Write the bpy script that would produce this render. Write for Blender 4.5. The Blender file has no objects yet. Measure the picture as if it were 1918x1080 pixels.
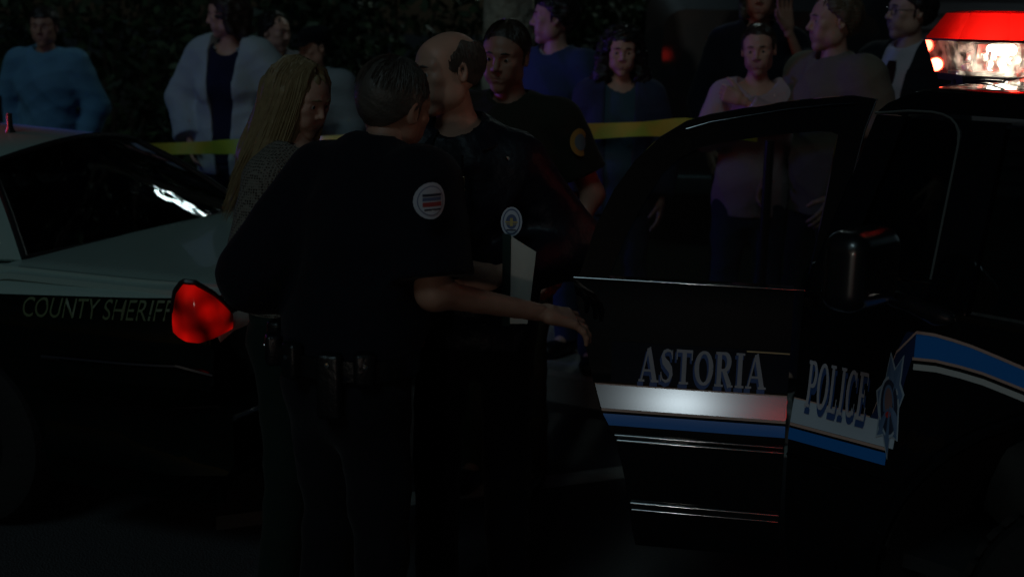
import bpy, math, random
import numpy as np
from mathutils import Matrix, Vector
random.seed(7); RNG = np.random.default_rng(7)
scene = bpy.context.scene
COL = scene.collection
rad = math.radians

# ------------------------------------------------------------------ camera
FPX, CX, CY = 2400.0, 959.0, 540.0          # focal length and centre in photo pixels
PITCH, ROLL = rad(12.0), 0.02
CAMP = np.array([0.0, 0.0, 1.8])
def _rx(a): c, s = math.cos(a), math.sin(a); return np.array([[1,0,0],[0,c,-s],[0,s,c]])
def _rz(a): c, s = math.cos(a), math.sin(a); return np.array([[c,-s,0],[s,c,0],[0,0,1]])
CAMR = _rx(math.pi/2 - PITCH) @ _rz(ROLL)
cam = bpy.data.cameras.new('camera'); cam_o = bpy.data.objects.new('camera', cam); COL.objects.link(cam_o)
m4 = np.eye(4); m4[:3,:3] = CAMR; m4[:3,3] = CAMP
cam_o.matrix_world = Matrix(m4.tolist())
cam.sensor_width = 36.0; cam.lens = 36.0*FPX/1918.0
cam.clip_start = 0.05; cam.clip_end = 400.0
cam.dof.use_dof = True; cam.dof.focus_distance = 3.45; cam.dof.aperture_fstop = 2.8
scene.camera = cam_o
def ray(px, py): return CAMR @ np.array([(px-CX)/FPX, (CY-py)/FPX, -1.0])
def pixY(px, py, Y): d = ray(px, py); return CAMP + d*(Y/d[1])
def pixZ(px, py, z): d = ray(px, py); return CAMP + d*((z-CAMP[2])/d[2])

# ------------------------------------------------------------------ world, moon, exposure
world = bpy.data.worlds.new('World'); scene.world = world; world.use_nodes = True
wn = world.node_tree; bg = wn.nodes['Background']
sky = wn.nodes.new('ShaderNodeTexSky'); sky.sky_type = 'NISHITA'; sky.sun_disc = False
MOON_EL, MOON_AZ = rad(43), rad(205)        # azimuth from +Y (away) clockwise towards +X (right)
sky.sun_elevation = rad(20.0); sky.sun_rotation = MOON_AZ
wn.links.new(sky.outputs[0], bg.inputs[0]); bg.inputs[1].default_value = 0.0011
moon = bpy.data.lights.new('moon', 'SUN'); moon.energy = 0.165; moon.angle = rad(18); moon.color = (0.60, 0.90, 1.0)
moon_o = bpy.data.objects.new('moon', moon); COL.objects.link(moon_o)
md = Vector((math.sin(MOON_AZ)*math.cos(MOON_EL), math.cos(MOON_AZ)*math.cos(MOON_EL), math.sin(MOON_EL)))
moon_o.rotation_euler = md.to_track_quat('Z', 'Y').to_euler()
scene.view_settings.view_transform = 'Standard'; scene.view_settings.look = 'None'
scene.view_settings.exposure = 0.0; scene.view_settings.gamma = 1.0
def point_lamp(name, loc, watt, color, radius, spot=None, aim=None):
    l = bpy.data.lights.new(name, 'SPOT' if spot else 'POINT'); l.energy = watt; l.color = color; l.shadow_soft_size = radius
    if spot: l.spot_size = spot; l.spot_blend = 0.6
    o = bpy.data.objects.new(name, l); COL.objects.link(o); o.location = loc
    if aim is not None:
        o.rotation_euler = (Vector(loc)-Vector(aim)).to_track_quat('Z', 'Y').to_euler()
    return o

# ------------------------------------------------------------------ materials
MATS = {}
def mat(name, col, rough=0.6, metal=0.0, spec=0.5, coat=0.0, emit=None, estr=0.0, bump=0.0, bscale=40.0,
        vary=0.0, vscale=6.0, trans=0.0, alpha=1.0, sheen=0.0, bdist=0.01):
    if name in MATS: return MATS[name]
    m = bpy.data.materials.new(name); m.use_nodes = True; nt = m.node_tree; b = nt.nodes['Principled BSDF']
    b.inputs['Base Color'].default_value = (*col, 1); b.inputs['Roughness'].default_value = rough
    b.inputs['Metallic'].default_value = metal; b.inputs['Specular IOR Level'].default_value = spec
    b.inputs['Coat Weight'].default_value = coat; b.inputs['Coat Roughness'].default_value = 0.04
    b.inputs['Transmission Weight'].default_value = trans; b.inputs['Alpha'].default_value = alpha
    b.inputs['Sheen Weight'].default_value = sheen
    if emit: b.inputs['Emission Color'].default_value = (*emit, 1); b.inputs['Emission Strength'].default_value = estr
    tc = None
    if bump or vary:
        tc = nt.nodes.new('ShaderNodeTexCoord')
    if bump:
        n = nt.nodes.new('ShaderNodeTexNoise'); n.inputs['Scale'].default_value = bscale; n.inputs['Detail'].default_value = 5
        bp = nt.nodes.new('ShaderNodeBump'); bp.inputs['Strength'].default_value = bump; bp.inputs['Distance'].default_value = bdist
        nt.links.new(tc.outputs['Object'], n.inputs['Vector']); nt.links.new(n.outputs['Fac'], bp.inputs['Height'])
        nt.links.new(bp.outputs['Normal'], b.inputs['Normal'])
    if vary:
        n2 = nt.nodes.new('ShaderNodeTexNoise'); n2.inputs['Scale'].default_value = vscale; n2.inputs['Detail'].default_value = 6
        mx = nt.nodes.new('ShaderNodeMix'); mx.data_type = 'RGBA'
        mx.inputs['A'].default_value = (*[c*(1-vary) for c in col], 1); mx.inputs['B'].default_value = (*[min(1, c*(1+vary)) for c in col], 1)
        nt.links.new(tc.outputs['Object'], n2.inputs['Vector']); nt.links.new(n2.outputs['Fac'], mx.inputs['Factor'])
        nt.links.new(mx.outputs['Result'], b.inputs['Base Color'])
    MATS[name] = m; return m
def cloth(name, col, rough=0.9): return mat('cloth_'+name, col, rough=rough, spec=0.15, bump=0.35, bscale=70, bdist=0.006, vary=0.18, vscale=9, sheen=0.05)
def glassy(name, tint, amount, rough=0.0):
    """thin car glass: part see-through, part mirror by fresnel"""
    if name in MATS: return MATS[name]
    m = bpy.data.materials.new(name); m.use_nodes = True; nt = m.node_tree; nt.nodes.remove(nt.nodes['Principled BSDF'])
    out = nt.nodes['Material Output']; tr = nt.nodes.new('ShaderNodeBsdfTransparent'); tr.inputs[0].default_value = (*tint, 1)
    gl = nt.nodes.new('ShaderNodeBsdfGlossy'); gl.inputs['Roughness'].default_value = rough; gl.inputs[0].default_value = (0.9, 0.95, 1, 1)
    fr = nt.nodes.new('ShaderNodeFresnel'); fr.inputs[0].default_value = amount
    mx = nt.nodes.new('ShaderNodeMixShader'); nt.links.new(fr.outputs[0], mx.inputs[0]); nt.links.new(tr.outputs[0], mx.inputs[1]); nt.links.new(gl.outputs[0], mx.inputs[2])
    nt.links.new(mx.outputs[0], out.inputs[0]); MATS[name] = m; return m

# ------------------------------------------------------------------ mesh helpers (numpy)
def quickmesh(name, V, faces, mats, midx=None, smooth=True):
    """V (n,3); faces: list of int arrays (k,3|4)"""
    me = bpy.data.meshes.new(name)
    V = np.asarray(V, np.float32); me.vertices.add(len(V)); me.vertices.foreach_set('co', V.ravel())
    faces = [np.asarray(f, np.int32) for f in faces if len(f)]
    loops = np.concatenate([f.ravel() for f in faces]); tot = np.concatenate([np.full(len(f), f.shape[1], np.int32) for f in faces])
    st = np.zeros(len(tot), np.int32); st[1:] = np.cumsum(tot)[:-1]
    me.loops.add(len(loops)); me.loops.foreach_set('vertex_index', loops)
    me.polygons.add(len(tot)); me.polygons.foreach_set('loop_start', st); me.polygons.foreach_set('loop_total', tot)
    for mm in (mats if isinstance(mats, (list, tuple)) else [mats]): me.materials.append(mm)
    if midx is not None: me.polygons.foreach_set('material_index', np.asarray(midx, np.int32))
    me.polygons.foreach_set('use_smooth', np.full(len(tot), bool(smooth)))
    me.update(calc_edges=True); me.validate()
    return me
def link(name, me, parent=None):
    o = bpy.data.objects.new(name, me); COL.objects.link(o)
    if parent is not None: o.parent = parent
    return o
def tag(o, label=None, cat=None, group=None, kind=None):
    if label: o['label'] = label
    if cat: o['category'] = cat
    if group: o['group'] = group
    if kind: o['kind'] = kind
    return o
def empty(name, loc=(0,0,0), rz=0.0):
    o = bpy.data.objects.new(name, None); COL.objects.link(o); o.location = loc; o.rotation_euler = (0, 0, rz); o.empty_display_size = 0.1
    return o
class MB:
    """collects pieces into one mesh"""
    def __init__(s): s.V = []; s.F = []; s.M = []; s.n = 0
    def raw(s, V, F, m=0):
        V = np.asarray(V, float).reshape(-1, 3); F = np.asarray(F, int)
        s.V.append(V); s.F.append(F+s.n); s.M.append(np.full(len(F), m)); s.n += len(V); return s
    def sheet(s, P, m=0, flip=False, closeu=False):
        P = np.asarray(P, float); nu, nv = P.shape[:2]; I = np.arange(nu*nv).reshape(nu, nv)
        if closeu: I = np.vstack([I, I[:1]])
        F = np.stack([I[:-1,:-1], I[1:,:-1], I[1:,1:], I[:-1,1:]], -1).reshape(-1, 4)
        if flip: F = F[:, ::-1]
        return s.raw(P.reshape(-1, 3), F, m)
    def slab(s, P, off, m=0):
        """closed solid: grid P and P+off (off: vector or per-vertex array)"""
        P = np.asarray(P, float); Q = P + np.asarray(off, float); nu, nv = P.shape[:2]
        I = np.arange(nu*nv).reshape(nu, nv); N = nu*nv
        A = np.stack([I[:-1,:-1], I[1:,:-1], I[1:,1:], I[:-1,1:]], -1).reshape(-1, 4)
        B = A[:, ::-1] + N
        rim = np.concatenate([I[:,0], I[-1,1:], I[-2::-1,-1], I[0,-2:0:-1]]); r2 = np.roll(rim, -1)
        S = np.stack([r2, rim, rim+N, r2+N], -1)
        return s.raw(np.concatenate([P.reshape(-1,3), Q.reshape(-1,3)]), np.concatenate([A, B, S]), m)
    def box(s, c, size, rot=None, m=0):
        h = np.asarray(size, float)/2
        V = np.array([[x,y,z] for x in (-1,1) for y in (-1,1) for z in (-1,1)], float)*h
        if rot is not None: V = V @ np.asarray(rot, float).T
        F = [[0,1,3,2],[4,6,7,5],[0,4,5,1],[2,3,7,6],[0,2,6,4],[1,5,7,3]]
        return s.raw(V+np.asarray(c, float), F, m)
    def rbox(s, c, size, r=0.01, rot=None, m=0, n=3):
        """rounded box: superellipsoid-like loft"""
        h = np.asarray(size, float)/2; r = min(r, *(h*0.98))
        pts = []
        prof = [(-h[2], -r)] + [(-h[2]+r-r*math.cos(a), -r+r*math.sin(a)) for a in np.linspace(0, math.pi/2, n+1)] + \
               [(h[2]-r+r*math.sin(a), -r+r*math.cos(a)) for a in np.linspace(0, math.pi/2, n+1)] + [(h[2], -r)]
        rows = []
        for z, ins in prof:
            ring = []
            for qx, qy, a0 in ((1,1,0),(-1,1,90),(-1,-1,180),(1,-1,270)):
                for a in np.linspace(0, 90, n+1):
                    t = rad(a0+a); rr = r+ins
                    ring.append((qx*(h[0]-r)+max(rr,0.0005)*math.cos(t), qy*(h[1]-r)+max(rr,0.0005)*math.sin(t), z))
            rows.append(ring)
        P = np.array(rows).transpose(1, 0, 2)
        if rot is not None: P = P @ np.asarray(rot, float).T
        P = P + np.asarray(c, float); s.sheet(P, m, closeu=True)
        nr = P.shape[0]; base = s.n - P.shape[0]*P.shape[1]
        for j, fl in ((0, True), (P.shape[1]-1, False)):
            ids = [i*P.shape[1]+j for i in range(nr)]
            cV = P[:, j].mean(0); V = np.vstack([P[:, j], cV]); k = len(ids)
            F = [[i, (i+1) % k, k] for i in range(k)]
            F = np.array(F); F = F[:, ::-1] if fl else F
            s.tri(V, F, m)
        return s
    def tri(s, V, F, m=0): return s.raw(V, F, m)
    def tube(s, path, r, n=8, m=0, cap=True):
        path = np.asarray(path, float); k = len(path); r = np.broadcast_to(np.asarray(r, float), (k,))
        T = np.gradient(path, axis=0); T /= np.linalg.norm(T, axis=1)[:, None]+1e-9
        up = np.array([0,0,1.0]) if abs(T[0][2]) < 0.9 else np.array([1.0,0,0])
        P = np.zeros((n, k, 3))
        for i in range(k):
            a = np.cross(T[i], up); a /= np.linalg.norm(a)+1e-9; b = np.cross(a, T[i]); up = b
            for j in range(n):
                t = 2*math.pi*j/n; P[j, i] = path[i] + r[i]*(math.cos(t)*a + math.sin(t)*b)
        s.sheet(P, m, closeu=True)
        if cap:
            for i in (0, k-1):
                V = np.vstack([P[:, i], path[i]]); s.tri(V, [[j, (j+1) % n, n] for j in range(n)], m)
        return s
    def lathe(s, prof, n=24, axis='z', c=(0,0,0), m=0):
        """prof list of (r, h) revolved round axis"""
        P = np.zeros((n, len(prof), 3))
        for j in range(n):
            t = 2*math.pi*j/n
            for i, (r, h) in enumerate(prof):
                v = (r*math.cos(t), r*math.sin(t), h)
                P[j, i] = v if axis == 'z' else ((h, v[0], v[1]) if axis == 'x' else (v[1], h, v[0]))
        return s.sheet(P+np.asarray(c, float), m, closeu=True)
    def poly(s, pts, off, m=0):
        """extruded flat polygon (fan from centre)"""
        pts = np.asarray(pts, float); k = len(pts); c = pts.mean(0); off = np.asarray(off, float)
        V = np.vstack([pts, c, pts+off, c+off])
        F = [[i, (i+1) % k, k] for i in range(k)] + [[k+1+(i+1) % k, k+1+i, 2*k+1] for i in range(k)]
        s.tri(V, F, m); s.raw(np.vstack([pts, pts+off]), [[(i+1) % k, i, i+k, (i+1) % k+k] for i in range(k)], m); return s
    def build(s, name, mats, parent=None, smooth=True):
        V = np.concatenate(s.V); 
        f4 = [f for f in s.F if f.shape[1] == 4]; f3 = [f for f in s.F if f.shape[1] == 3]
        mi = [m for f, m in zip(s.F, s.M) if f.shape[1] == 4] + [m for f, m in zip(s.F, s.M) if f.shape[1] == 3]
        me = quickmesh(name, V, ([np.concatenate(f4)] if f4 else []) + ([np.concatenate(f3)] if f3 else []), mats, np.concatenate(mi), smooth)
        if smooth: 
            try: me.set_sharp_from_angle(angle=rad(38))
            except Exception: pass
        return link(name, me, parent)
def lerp(a, b, t): return a+(b-a)*t
def interp(x, xs, ys): return float(np.interp(x, xs, ys))
# ------------------------------------------------------------------ signed-distance sculpting (surface nets)
class Field:
    def __init__(s, lo, hi, h):
        s.lo = np.asarray(lo, float); s.h = h; s.n = np.ceil((np.asarray(hi, float)-s.lo)/h).astype(int)+1
        s.ax = [s.lo[i]+h*np.arange(s.n[i]) for i in range(3)]; s.F = np.full(tuple(s.n), 1.0, np.float32)
    def sub(s, lo, hi):
        a = np.clip(np.floor((np.asarray(lo)-s.lo)/s.h).astype(int), 0, s.n); b = np.clip(np.ceil((np.asarray(hi)-s.lo)/s.h).astype(int)+1, 0, s.n)
        sl = tuple(slice(a[i], max(b[i], a[i])) for i in range(3))
        g = np.ix_(*[s.ax[i][sl[i]] for i in range(3)])
        return sl, [x.astype(np.float32) for x in g]
    def merge(s, sl, d, k, mode):
        A = s.F[sl]
        if A.size == 0: return
        if mode == 'sub': A2, d2 = -A, d
        elif mode == 'int': A2, d2 = -A, -d
        else: A2, d2 = A, d
        hh = np.clip(0.5+0.5*(d2-A2)/k, 0, 1); r = d2*(1-hh)+A2*hh-k*hh*(1-hh)
        s.F[sl] = -r if mode in ('sub', 'int') else r
    def cap(s, a, b, ra, rb=None, k=0.03, mode='add', q=1.0, L=(1,0,0), flat0=False, flat1=False):
        rb = ra if rb is None else rb; a = np.asarray(a, float); b = np.asarray(b, float)
        R = max(ra, rb)+k+3*s.h+0.01; sl, (X, Y, Z) = s.sub(np.minimum(a, b)-R, np.maximum(a, b)+R)
        px, py, pz = X-a[0], Y-a[1], Z-a[2]; ba = b-a; ln = np.linalg.norm(ba)+1e-6
        tu = (px*ba[0]+py*ba[1]+pz*ba[2])/ln**2
        if q != 1.0:
            D = np.cross(ba/ln, np.asarray(L, float)); D /= np.linalg.norm(D)+1e-9
            c = (px*D[0]+py*D[1]+pz*D[2])*(q-1); px, py, pz = px+D[0]*c, py+D[1]*c, pz+D[2]*c
        t = np.clip(tu, 0, 1)
        d = np.sqrt((px-ba[0]*t)**2+(py-ba[1]*t)**2+(pz-ba[2]*t)**2)-(ra+(rb-ra)*t)
        if q != 1.0: d = d/math.sqrt(q)
        if flat0: d = np.maximum(d, -tu*ln)
        if flat1: d = np.maximum(d, (tu-1)*ln)
        s.merge(sl, d, k, mode)
    def ell(s, c, r, k=0.03, mode='add', R=None):
        c = np.asarray(c, float); r = np.asarray(r, float); M = r.max()+k+3*s.h+0.01; sl, (X, Y, Z) = s.sub(c-M, c+M)
        x, y, z = X-c[0], Y-c[1], Z-c[2]
        if R is not None:
            R = np.asarray(R, float); x, y, z = (x*R[0,0]+y*R[1,0]+z*R[2,0], x*R[0,1]+y*R[1,1]+z*R[2,1], x*R[0,2]+y*R[1,2]+z*R[2,2])
        k0 = np.sqrt((x/r[0])**2+(y/r[1])**2+(z/r[2])**2); k1 = np.sqrt((x/r[0]**2)**2+(y/r[1]**2)**2+(z/r[2]**2)**2)+1e-6
        s.merge(sl, k0*(k0-1)/k1, k, mode)
    def func(s, fn, k=0.004, mode='sub'):
        sl, (X, Y, Z) = s.sub(s.lo, s.lo+s.n*s.h); s.merge(sl, fn(X, Y, Z).astype(np.float32)+np.zeros_like(s.F), k, mode)
    def wrinkle(s, amp, seed=0, fz=26.0):
        X, Y, Z = np.ix_(*s.ax); r = np.random.default_rng(seed); a = r.uniform(0, 6.28, 6)
        fold = lambda q: 1-2*np.abs(np.sin(q))**.7
        s.F -= (amp*(fold(.5*fz*Z+2.5*np.sin(7*X+a[0])+2*np.sin(9*Y+a[1]))*0.75+fold(8*X+6*Z+1.5*np.sin(13*Y+a[2])+a[3])*0.55+fold(15*Z-12*X+9*Y+a[4])*0.4)).astype(np.float32)
    def mesh(s):
        F = s.F; F[0,:,:] = F[-1,:,:] = 1; F[:,0,:] = F[:,-1,:] = 1; F[:,:,0] = F[:,:,-1] = 1
        S = F < 0
        c = [S[i:S.shape[0]-1+i, j:S.shape[1]-1+j, k:S.shape[2]-1+k] for i in (0,1) for j in (0,1) for k in (0,1)]
        cnt = sum(x.astype(np.int8) for x in c); act = (cnt > 0) & (cnt < 8); idx = np.argwhere(act)
        I = np.full(act.shape, -1, np.int64); I[act] = np.arange(len(idx))
        cor = np.array([[i,j,k] for i in (0,1) for j in (0,1) for k in (0,1)])
        val = np.stack([F[idx[:,0]+o[0], idx[:,1]+o[1], idx[:,2]+o[2]] for o in cor], 1)
        acc = np.zeros((len(idx), 3)); num = np.zeros(len(idx))
        for a in range(8):
            for b in range(a+1, 8):
                if np.abs(cor[a]-cor[b]).sum() != 1: continue
                fa, fb = val[:,a], val[:,b]; m = (fa < 0) != (fb < 0); t = np.where(m, fa/(fa-fb+1e-12), 0)
                acc += m[:,None]*(cor[a]+t[:,None]*(cor[b]-cor[a])); num += m
        V = s.lo + s.h*(idx+acc/num[:,None])
        Q = []
        for ax in range(3):
            o1, o2 = [(1,2),(2,0),(0,1)][ax]
            sl0 = [slice(None)]*3; sl1 = [slice(None)]*3; sl0[ax] = slice(0,-1); sl1[ax] = slice(1,None)
            A, B = S[tuple(sl0)], S[tuple(sl1)]; E = np.argwhere(A != B)
            E = E[(E[:,o1] > 0) & (E[:,o2] > 0) & (E[:,o1] < F.shape[o1]-1) & (E[:,o2] < F.shape[o2]-1)]
            ins = S[E[:,0],E[:,1],E[:,2]]
            def at(d1, d2):
                e = E.copy(); e[:,o1] += d1; e[:,o2] += d2; return I[e[:,0],e[:,1],e[:,2]]
            q = np.stack([at(-1,-1), at(0,-1), at(0,0), at(-1,0)], 1); q[~ins] = q[~ins][:, ::-1]; Q.append(q)
        Q = np.concatenate(Q); Q = Q[(Q >= 0).all(1)]
        return V, Q
def rot3(yaw=0, pitch=0, roll=0):
    """head/limb rotation: yaw about z (+ = to the left), pitch about x (+ = looking up), roll about y"""
    cy, sy = math.cos(yaw), math.sin(yaw); cp, sp = math.cos(pitch), math.sin(pitch); cr, sr = math.cos(roll), math.sin(roll)
    return np.array([[cy,-sy,0],[sy,cy,0],[0,0,1]]) @ np.array([[1,0,0],[0,cp,-sp],[0,sp,cp]]) @ np.array([[cr,0,sr],[0,1,0],[-sr,0,cr]])

# ------------------------------------------------------------------ heads, hair and hands (metres, head faces +Y)
HEADS = {}
def head_mesh(kind):
    if kind in HEADS: return HEADS[kind]
    fem = kind == 'f'; f = Field((-.115,-.135,-.16), (.115,.155,.15), 0.0042)
    f.ell((0,-.014,.030), (.0775,.098,.092), k=.01)
    f.ell((0,.028,-.028), (.060 if fem else .064,.066,.086), k=.03)
    f.ell((0,.040,.045), (.060,.048,.050), k=.03)
    for s in (-1,1):
        f.ell((s*.047,.012,-.060), (.018,.026,.026) if fem else (.023,.03,.028), k=.03)
        f.ell((s*.043,.068,-.006), (.021,.018,.017), k=.025)
        f.ell((s*.030,.072,-.045), (.02,.02,.025), k=.025)
        f.cap((s*.012,.088,.032), (s*.047,.072,.033), .009 if fem else .012, .009, k=.014)
    f.ell((0,.073,-.097), (.018,.016,.016) if fem else (.024,.018,.019), k=.03)
    for s in (-1,1): f.ell((s*.032,.100,.010), (.017,.016,.0115), k=.012, mode='sub')
    f.cap((0,.088,.026), (0,.108 if fem else .111,-.018), .0065, .0095 if fem else .012, k=.012)
    for s in (-1,1):
        f.ell((s*.0125,.097,-.024), (.0085,.010,.0075), k=.006)
        f.ell((s*.032,.0765,.010), (.0135,.0125,.0125), k=.003)
        f.cap((s*.019,.0868,.0150), (s*.045,.0815,.0140), .0052, k=.004)      # upper lid
        f.cap((s*.021,.0865,.0030), (s*.044,.081,.0040), .0036, k=.004)      # lower lid
    f.cap((-.019,.088,-.054), (.019,.088,-.054), .0065, k=.008); f.cap((0,.092,-.054), (0,.092,-.0535), .0062, k=.008)
    f.cap((-.016,.088,-.066), (.016,.088,-.066), .0072, k=.008)
    f.cap((-.022,.0975,-.060), (.022,.0975,-.060), .0032, k=.003, mode='sub')
    f.cap((0,.10,-.036), (0,.098,-.047), .003, k=.004, mode='sub')
    for s in (-1,1):
        Re = rot3(0, rad(8), 0) @ rot3(s*rad(-22), 0, 0)
        f.ell((s*.079,-.010,.004), (.0105,.019,.032), k=.008, R=Re)
        f.ell((s*.087,-.004,.006), (.007,.010,.020), k=.004, mode='sub', R=Re)
    V, Q = f.mesh(); HEADS[kind] = (V, Q); return V, Q
def eye_parts(mb_eye, T):
    pass
HANDC = {}
def hand_mesh(curl, spread=0.0, grip=0.0):
    """wrist at origin, fingers along +X, thumb on +Y, palm faces -Z"""
    key = (curl, spread, grip)
    if key in HANDC: return HANDC[key]
    f = Field((-.04,-.09,-.14), (.21,.12,.05), 0.0042)
    ys = [.031,.0105,-.0105,-.030]; ln = [(.040,.026,.020),(.045,.029,.021),(.041,.027,.020),(.032,.021,.018)]
    f.cap((-.035,0,0), (.015,0,0), .025, .027, k=.015, q=1.35, L=(0,1,0))
    for i, y in enumerate(ys):
        f.cap((.012,y*.62,0), (.084 - (.006 if i == 3 else 0),y,0), .0155, .0125, k=.014)
        p = np.array([.084 - (.006 if i == 3 else 0), y, 0.0]); a = 0.0; sp = spread*(1.5-i)*.5
        for j, l in enumerate(ln[i]):
            a += curl*(0.75 if j == 0 else 1.0)*(1+.08*i)+grip*(j == 0)
            d = np.array([math.cos(a)*math.cos(sp), math.cos(a)*math.sin(sp), -math.sin(a)]); q = p+d*l
            f.cap(p, q, .0098-.0012*j, .0090-.0012*j, k=.004); p = q
    t0 = np.array([.018,.024,-.006]); t1 = np.array([.052,.050,-.016]); t2 = t1+np.array([.030,.016+.01*spread,-.012-.012*curl]); t3 = t2+np.array([.023,.004,-.010-.012*curl])
    f.cap(t0, t1, .0165, .0125, k=.012); f.cap(t1, t2, .0118, .0105, k=.004); f.cap(t2, t3, .0102, .0085, k=.004)
    V, Q = f.mesh(); HANDC[key] = (V, Q); return V, Q
def hair_mesh(style, seed=0):
    f = Field((-.19,-.24,-.30 if style != 'long' else -.46), (.19,.16,.18), 0.0058)
    def hn(X, Y, Z, a):
        r = np.random.default_rng(seed); p = r.uniform(0, 6.28, 4)
        return a*(np.sin(120*X+30*np.sin(20*Z+p[0])+p[1])*.5+np.sin(95*Y+40*Z+p[2])*.4+np.sin(60*X-70*Y+50*Z+p[3])*.5)
    if style in ('short', 'crop', 'fringe_back'):
        o = .009 if style == 'crop' else .017
        f.ell((0,-.016,.034), (.0775+o*.8,.098+o,.092+o), k=.004)
        f.func(lambda X,Y,Z: (.0025+.9*Y)-Z-.012*np.cos(40*X)+.0*X, k=.006, mode='int')
        f.func(lambda X,Y,Z: .066-Y+0*X+np.maximum(0, .075-Z)*0, k=.006, mode='int') if False else None
        f.func(lambda X,Y,Z: np.maximum(np.maximum(.062-Z, .030-Y), np.abs(X)-.058), k=.006, mode='sub') if style == 'fringe_back' else None
        for s in (-1,1): f.cap((s*.075,.014,.02), (s*.074,.016,-.012), .007, .005, k=.008)
        X, Y, Z = np.ix_(*f.ax); f.F += hn(X, Y, Z, .0015 if style == 'crop' else .006).astype(np.float32)
    elif style == 'bald':
        f.ell((0,-.016,.030), (.0828,.1035,.0955), k=.004)
        f.func(lambda X,Y,Z: (-.010+.55*Y)-Z+0*X, k=.006, mode='int')
        f.func(lambda X,Y,Z: Z-(.092-.6*np.maximum(0, Y+.03)+.006*np.sin(90*Y+40*X))+0*X, k=.006, mode='int')
        f.func(lambda X,Y,Z: Y-(.034-.25*np.abs(Z-.02)+.005*np.sin(110*Z))+0*X, k=.006, mode='int')
        X, Y, Z = np.ix_(*f.ax); f.F += hn(X, Y, Z, .002).astype(np.float32)
    elif style == 'curly':
        f.ell((0,-.022,.040), (.108,.118,.105), k=.02)
        for s in (-1,1):
            f.cap((s*.085,-.010,.02), (s*.105,.000,-.13), .045, .050, k=.03); f.cap((s*.105,.0,-.13), (s*.10,.015,-.20), .048, .03, k=.03)
        f.cap((0,-.09,.0), (0,-.085,-.18), .075, .07, k=.04)
        f.func(lambda X,Y,Z: np.maximum(np.maximum(Z-.072+6*X*X, .020-Y), np.abs(X)-.066), k=.012, mode='sub')
        X, Y, Z = np.ix_(*f.ax); f.F += (.011*np.sin(70*X+3*np.sin(60*Z))*np.sin(75*Z+2*np.sin(50*Y))*np.sin(66*Y+1)+hn(X, Y, Z, .005)).astype(np.float32)
    elif style == 'bob':
        f.ell((0,-.020,.036), (.096,.112,.102), k=.02)
        for s in (-1,1): f.cap((s*.076,-.015,.02), (s*.080,-.008,-.085), .028, .024, k=.03)
        f.cap((0,-.075,.0), (0,-.07,-.10), .07, .055, k=.04)
        f.func(lambda X,Y,Z: np.maximum(np.maximum(Z-.070+5*X*X, .022-Y), np.abs(X)-.066), k=.012, mode='sub')
        X, Y, Z = np.ix_(*f.ax); f.F += hn(X, Y, Z, .006).astype(np.float32)
    elif style == 'pulled':
        f.ell((0,-.018,.034), (.086,.106,.100), k=.01)
        f.func(lambda X,Y,Z: (-.005+.75*Y)-Z-4*X*X*0, k=.006, mode='int')
        f.ell((0,-.125,.03), (.035,.03,.035), k=.02)
        X, Y, Z = np.ix_(*f.ax); f.F += hn(X, Y, Z, .003).astype(np.float32)
    elif style == 'long':
        f.ell((0,-.018,.034), (.086,.107,.099), k=.01)
        for s in (-1,1): f.cap((s*.070,-.015,.02), (s*.108,-.030,-.28), .028, .024, k=.04, q=.8)
        f.cap((0,-.080,.0), (0,-.110,-.25), .075, .070, k=.05); f.cap((0,-.110,-.25), (0,-.135,-.38), .070, .045, k=.05)
        f.func(lambda X,Y,Z: np.maximum(np.maximum(Z-.084+.50*np.abs(X), .020-Y), np.abs(X)-.064), k=.01, mode='sub')
        X, Y, Z = np.ix_(*f.ax); f.F += (.0035*np.sin(170*X+3*np.sin(9*Z))+.003*np.sin(150*Y+2*np.sin(8*Z))).astype(np.float32)
    return f.mesh()
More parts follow.
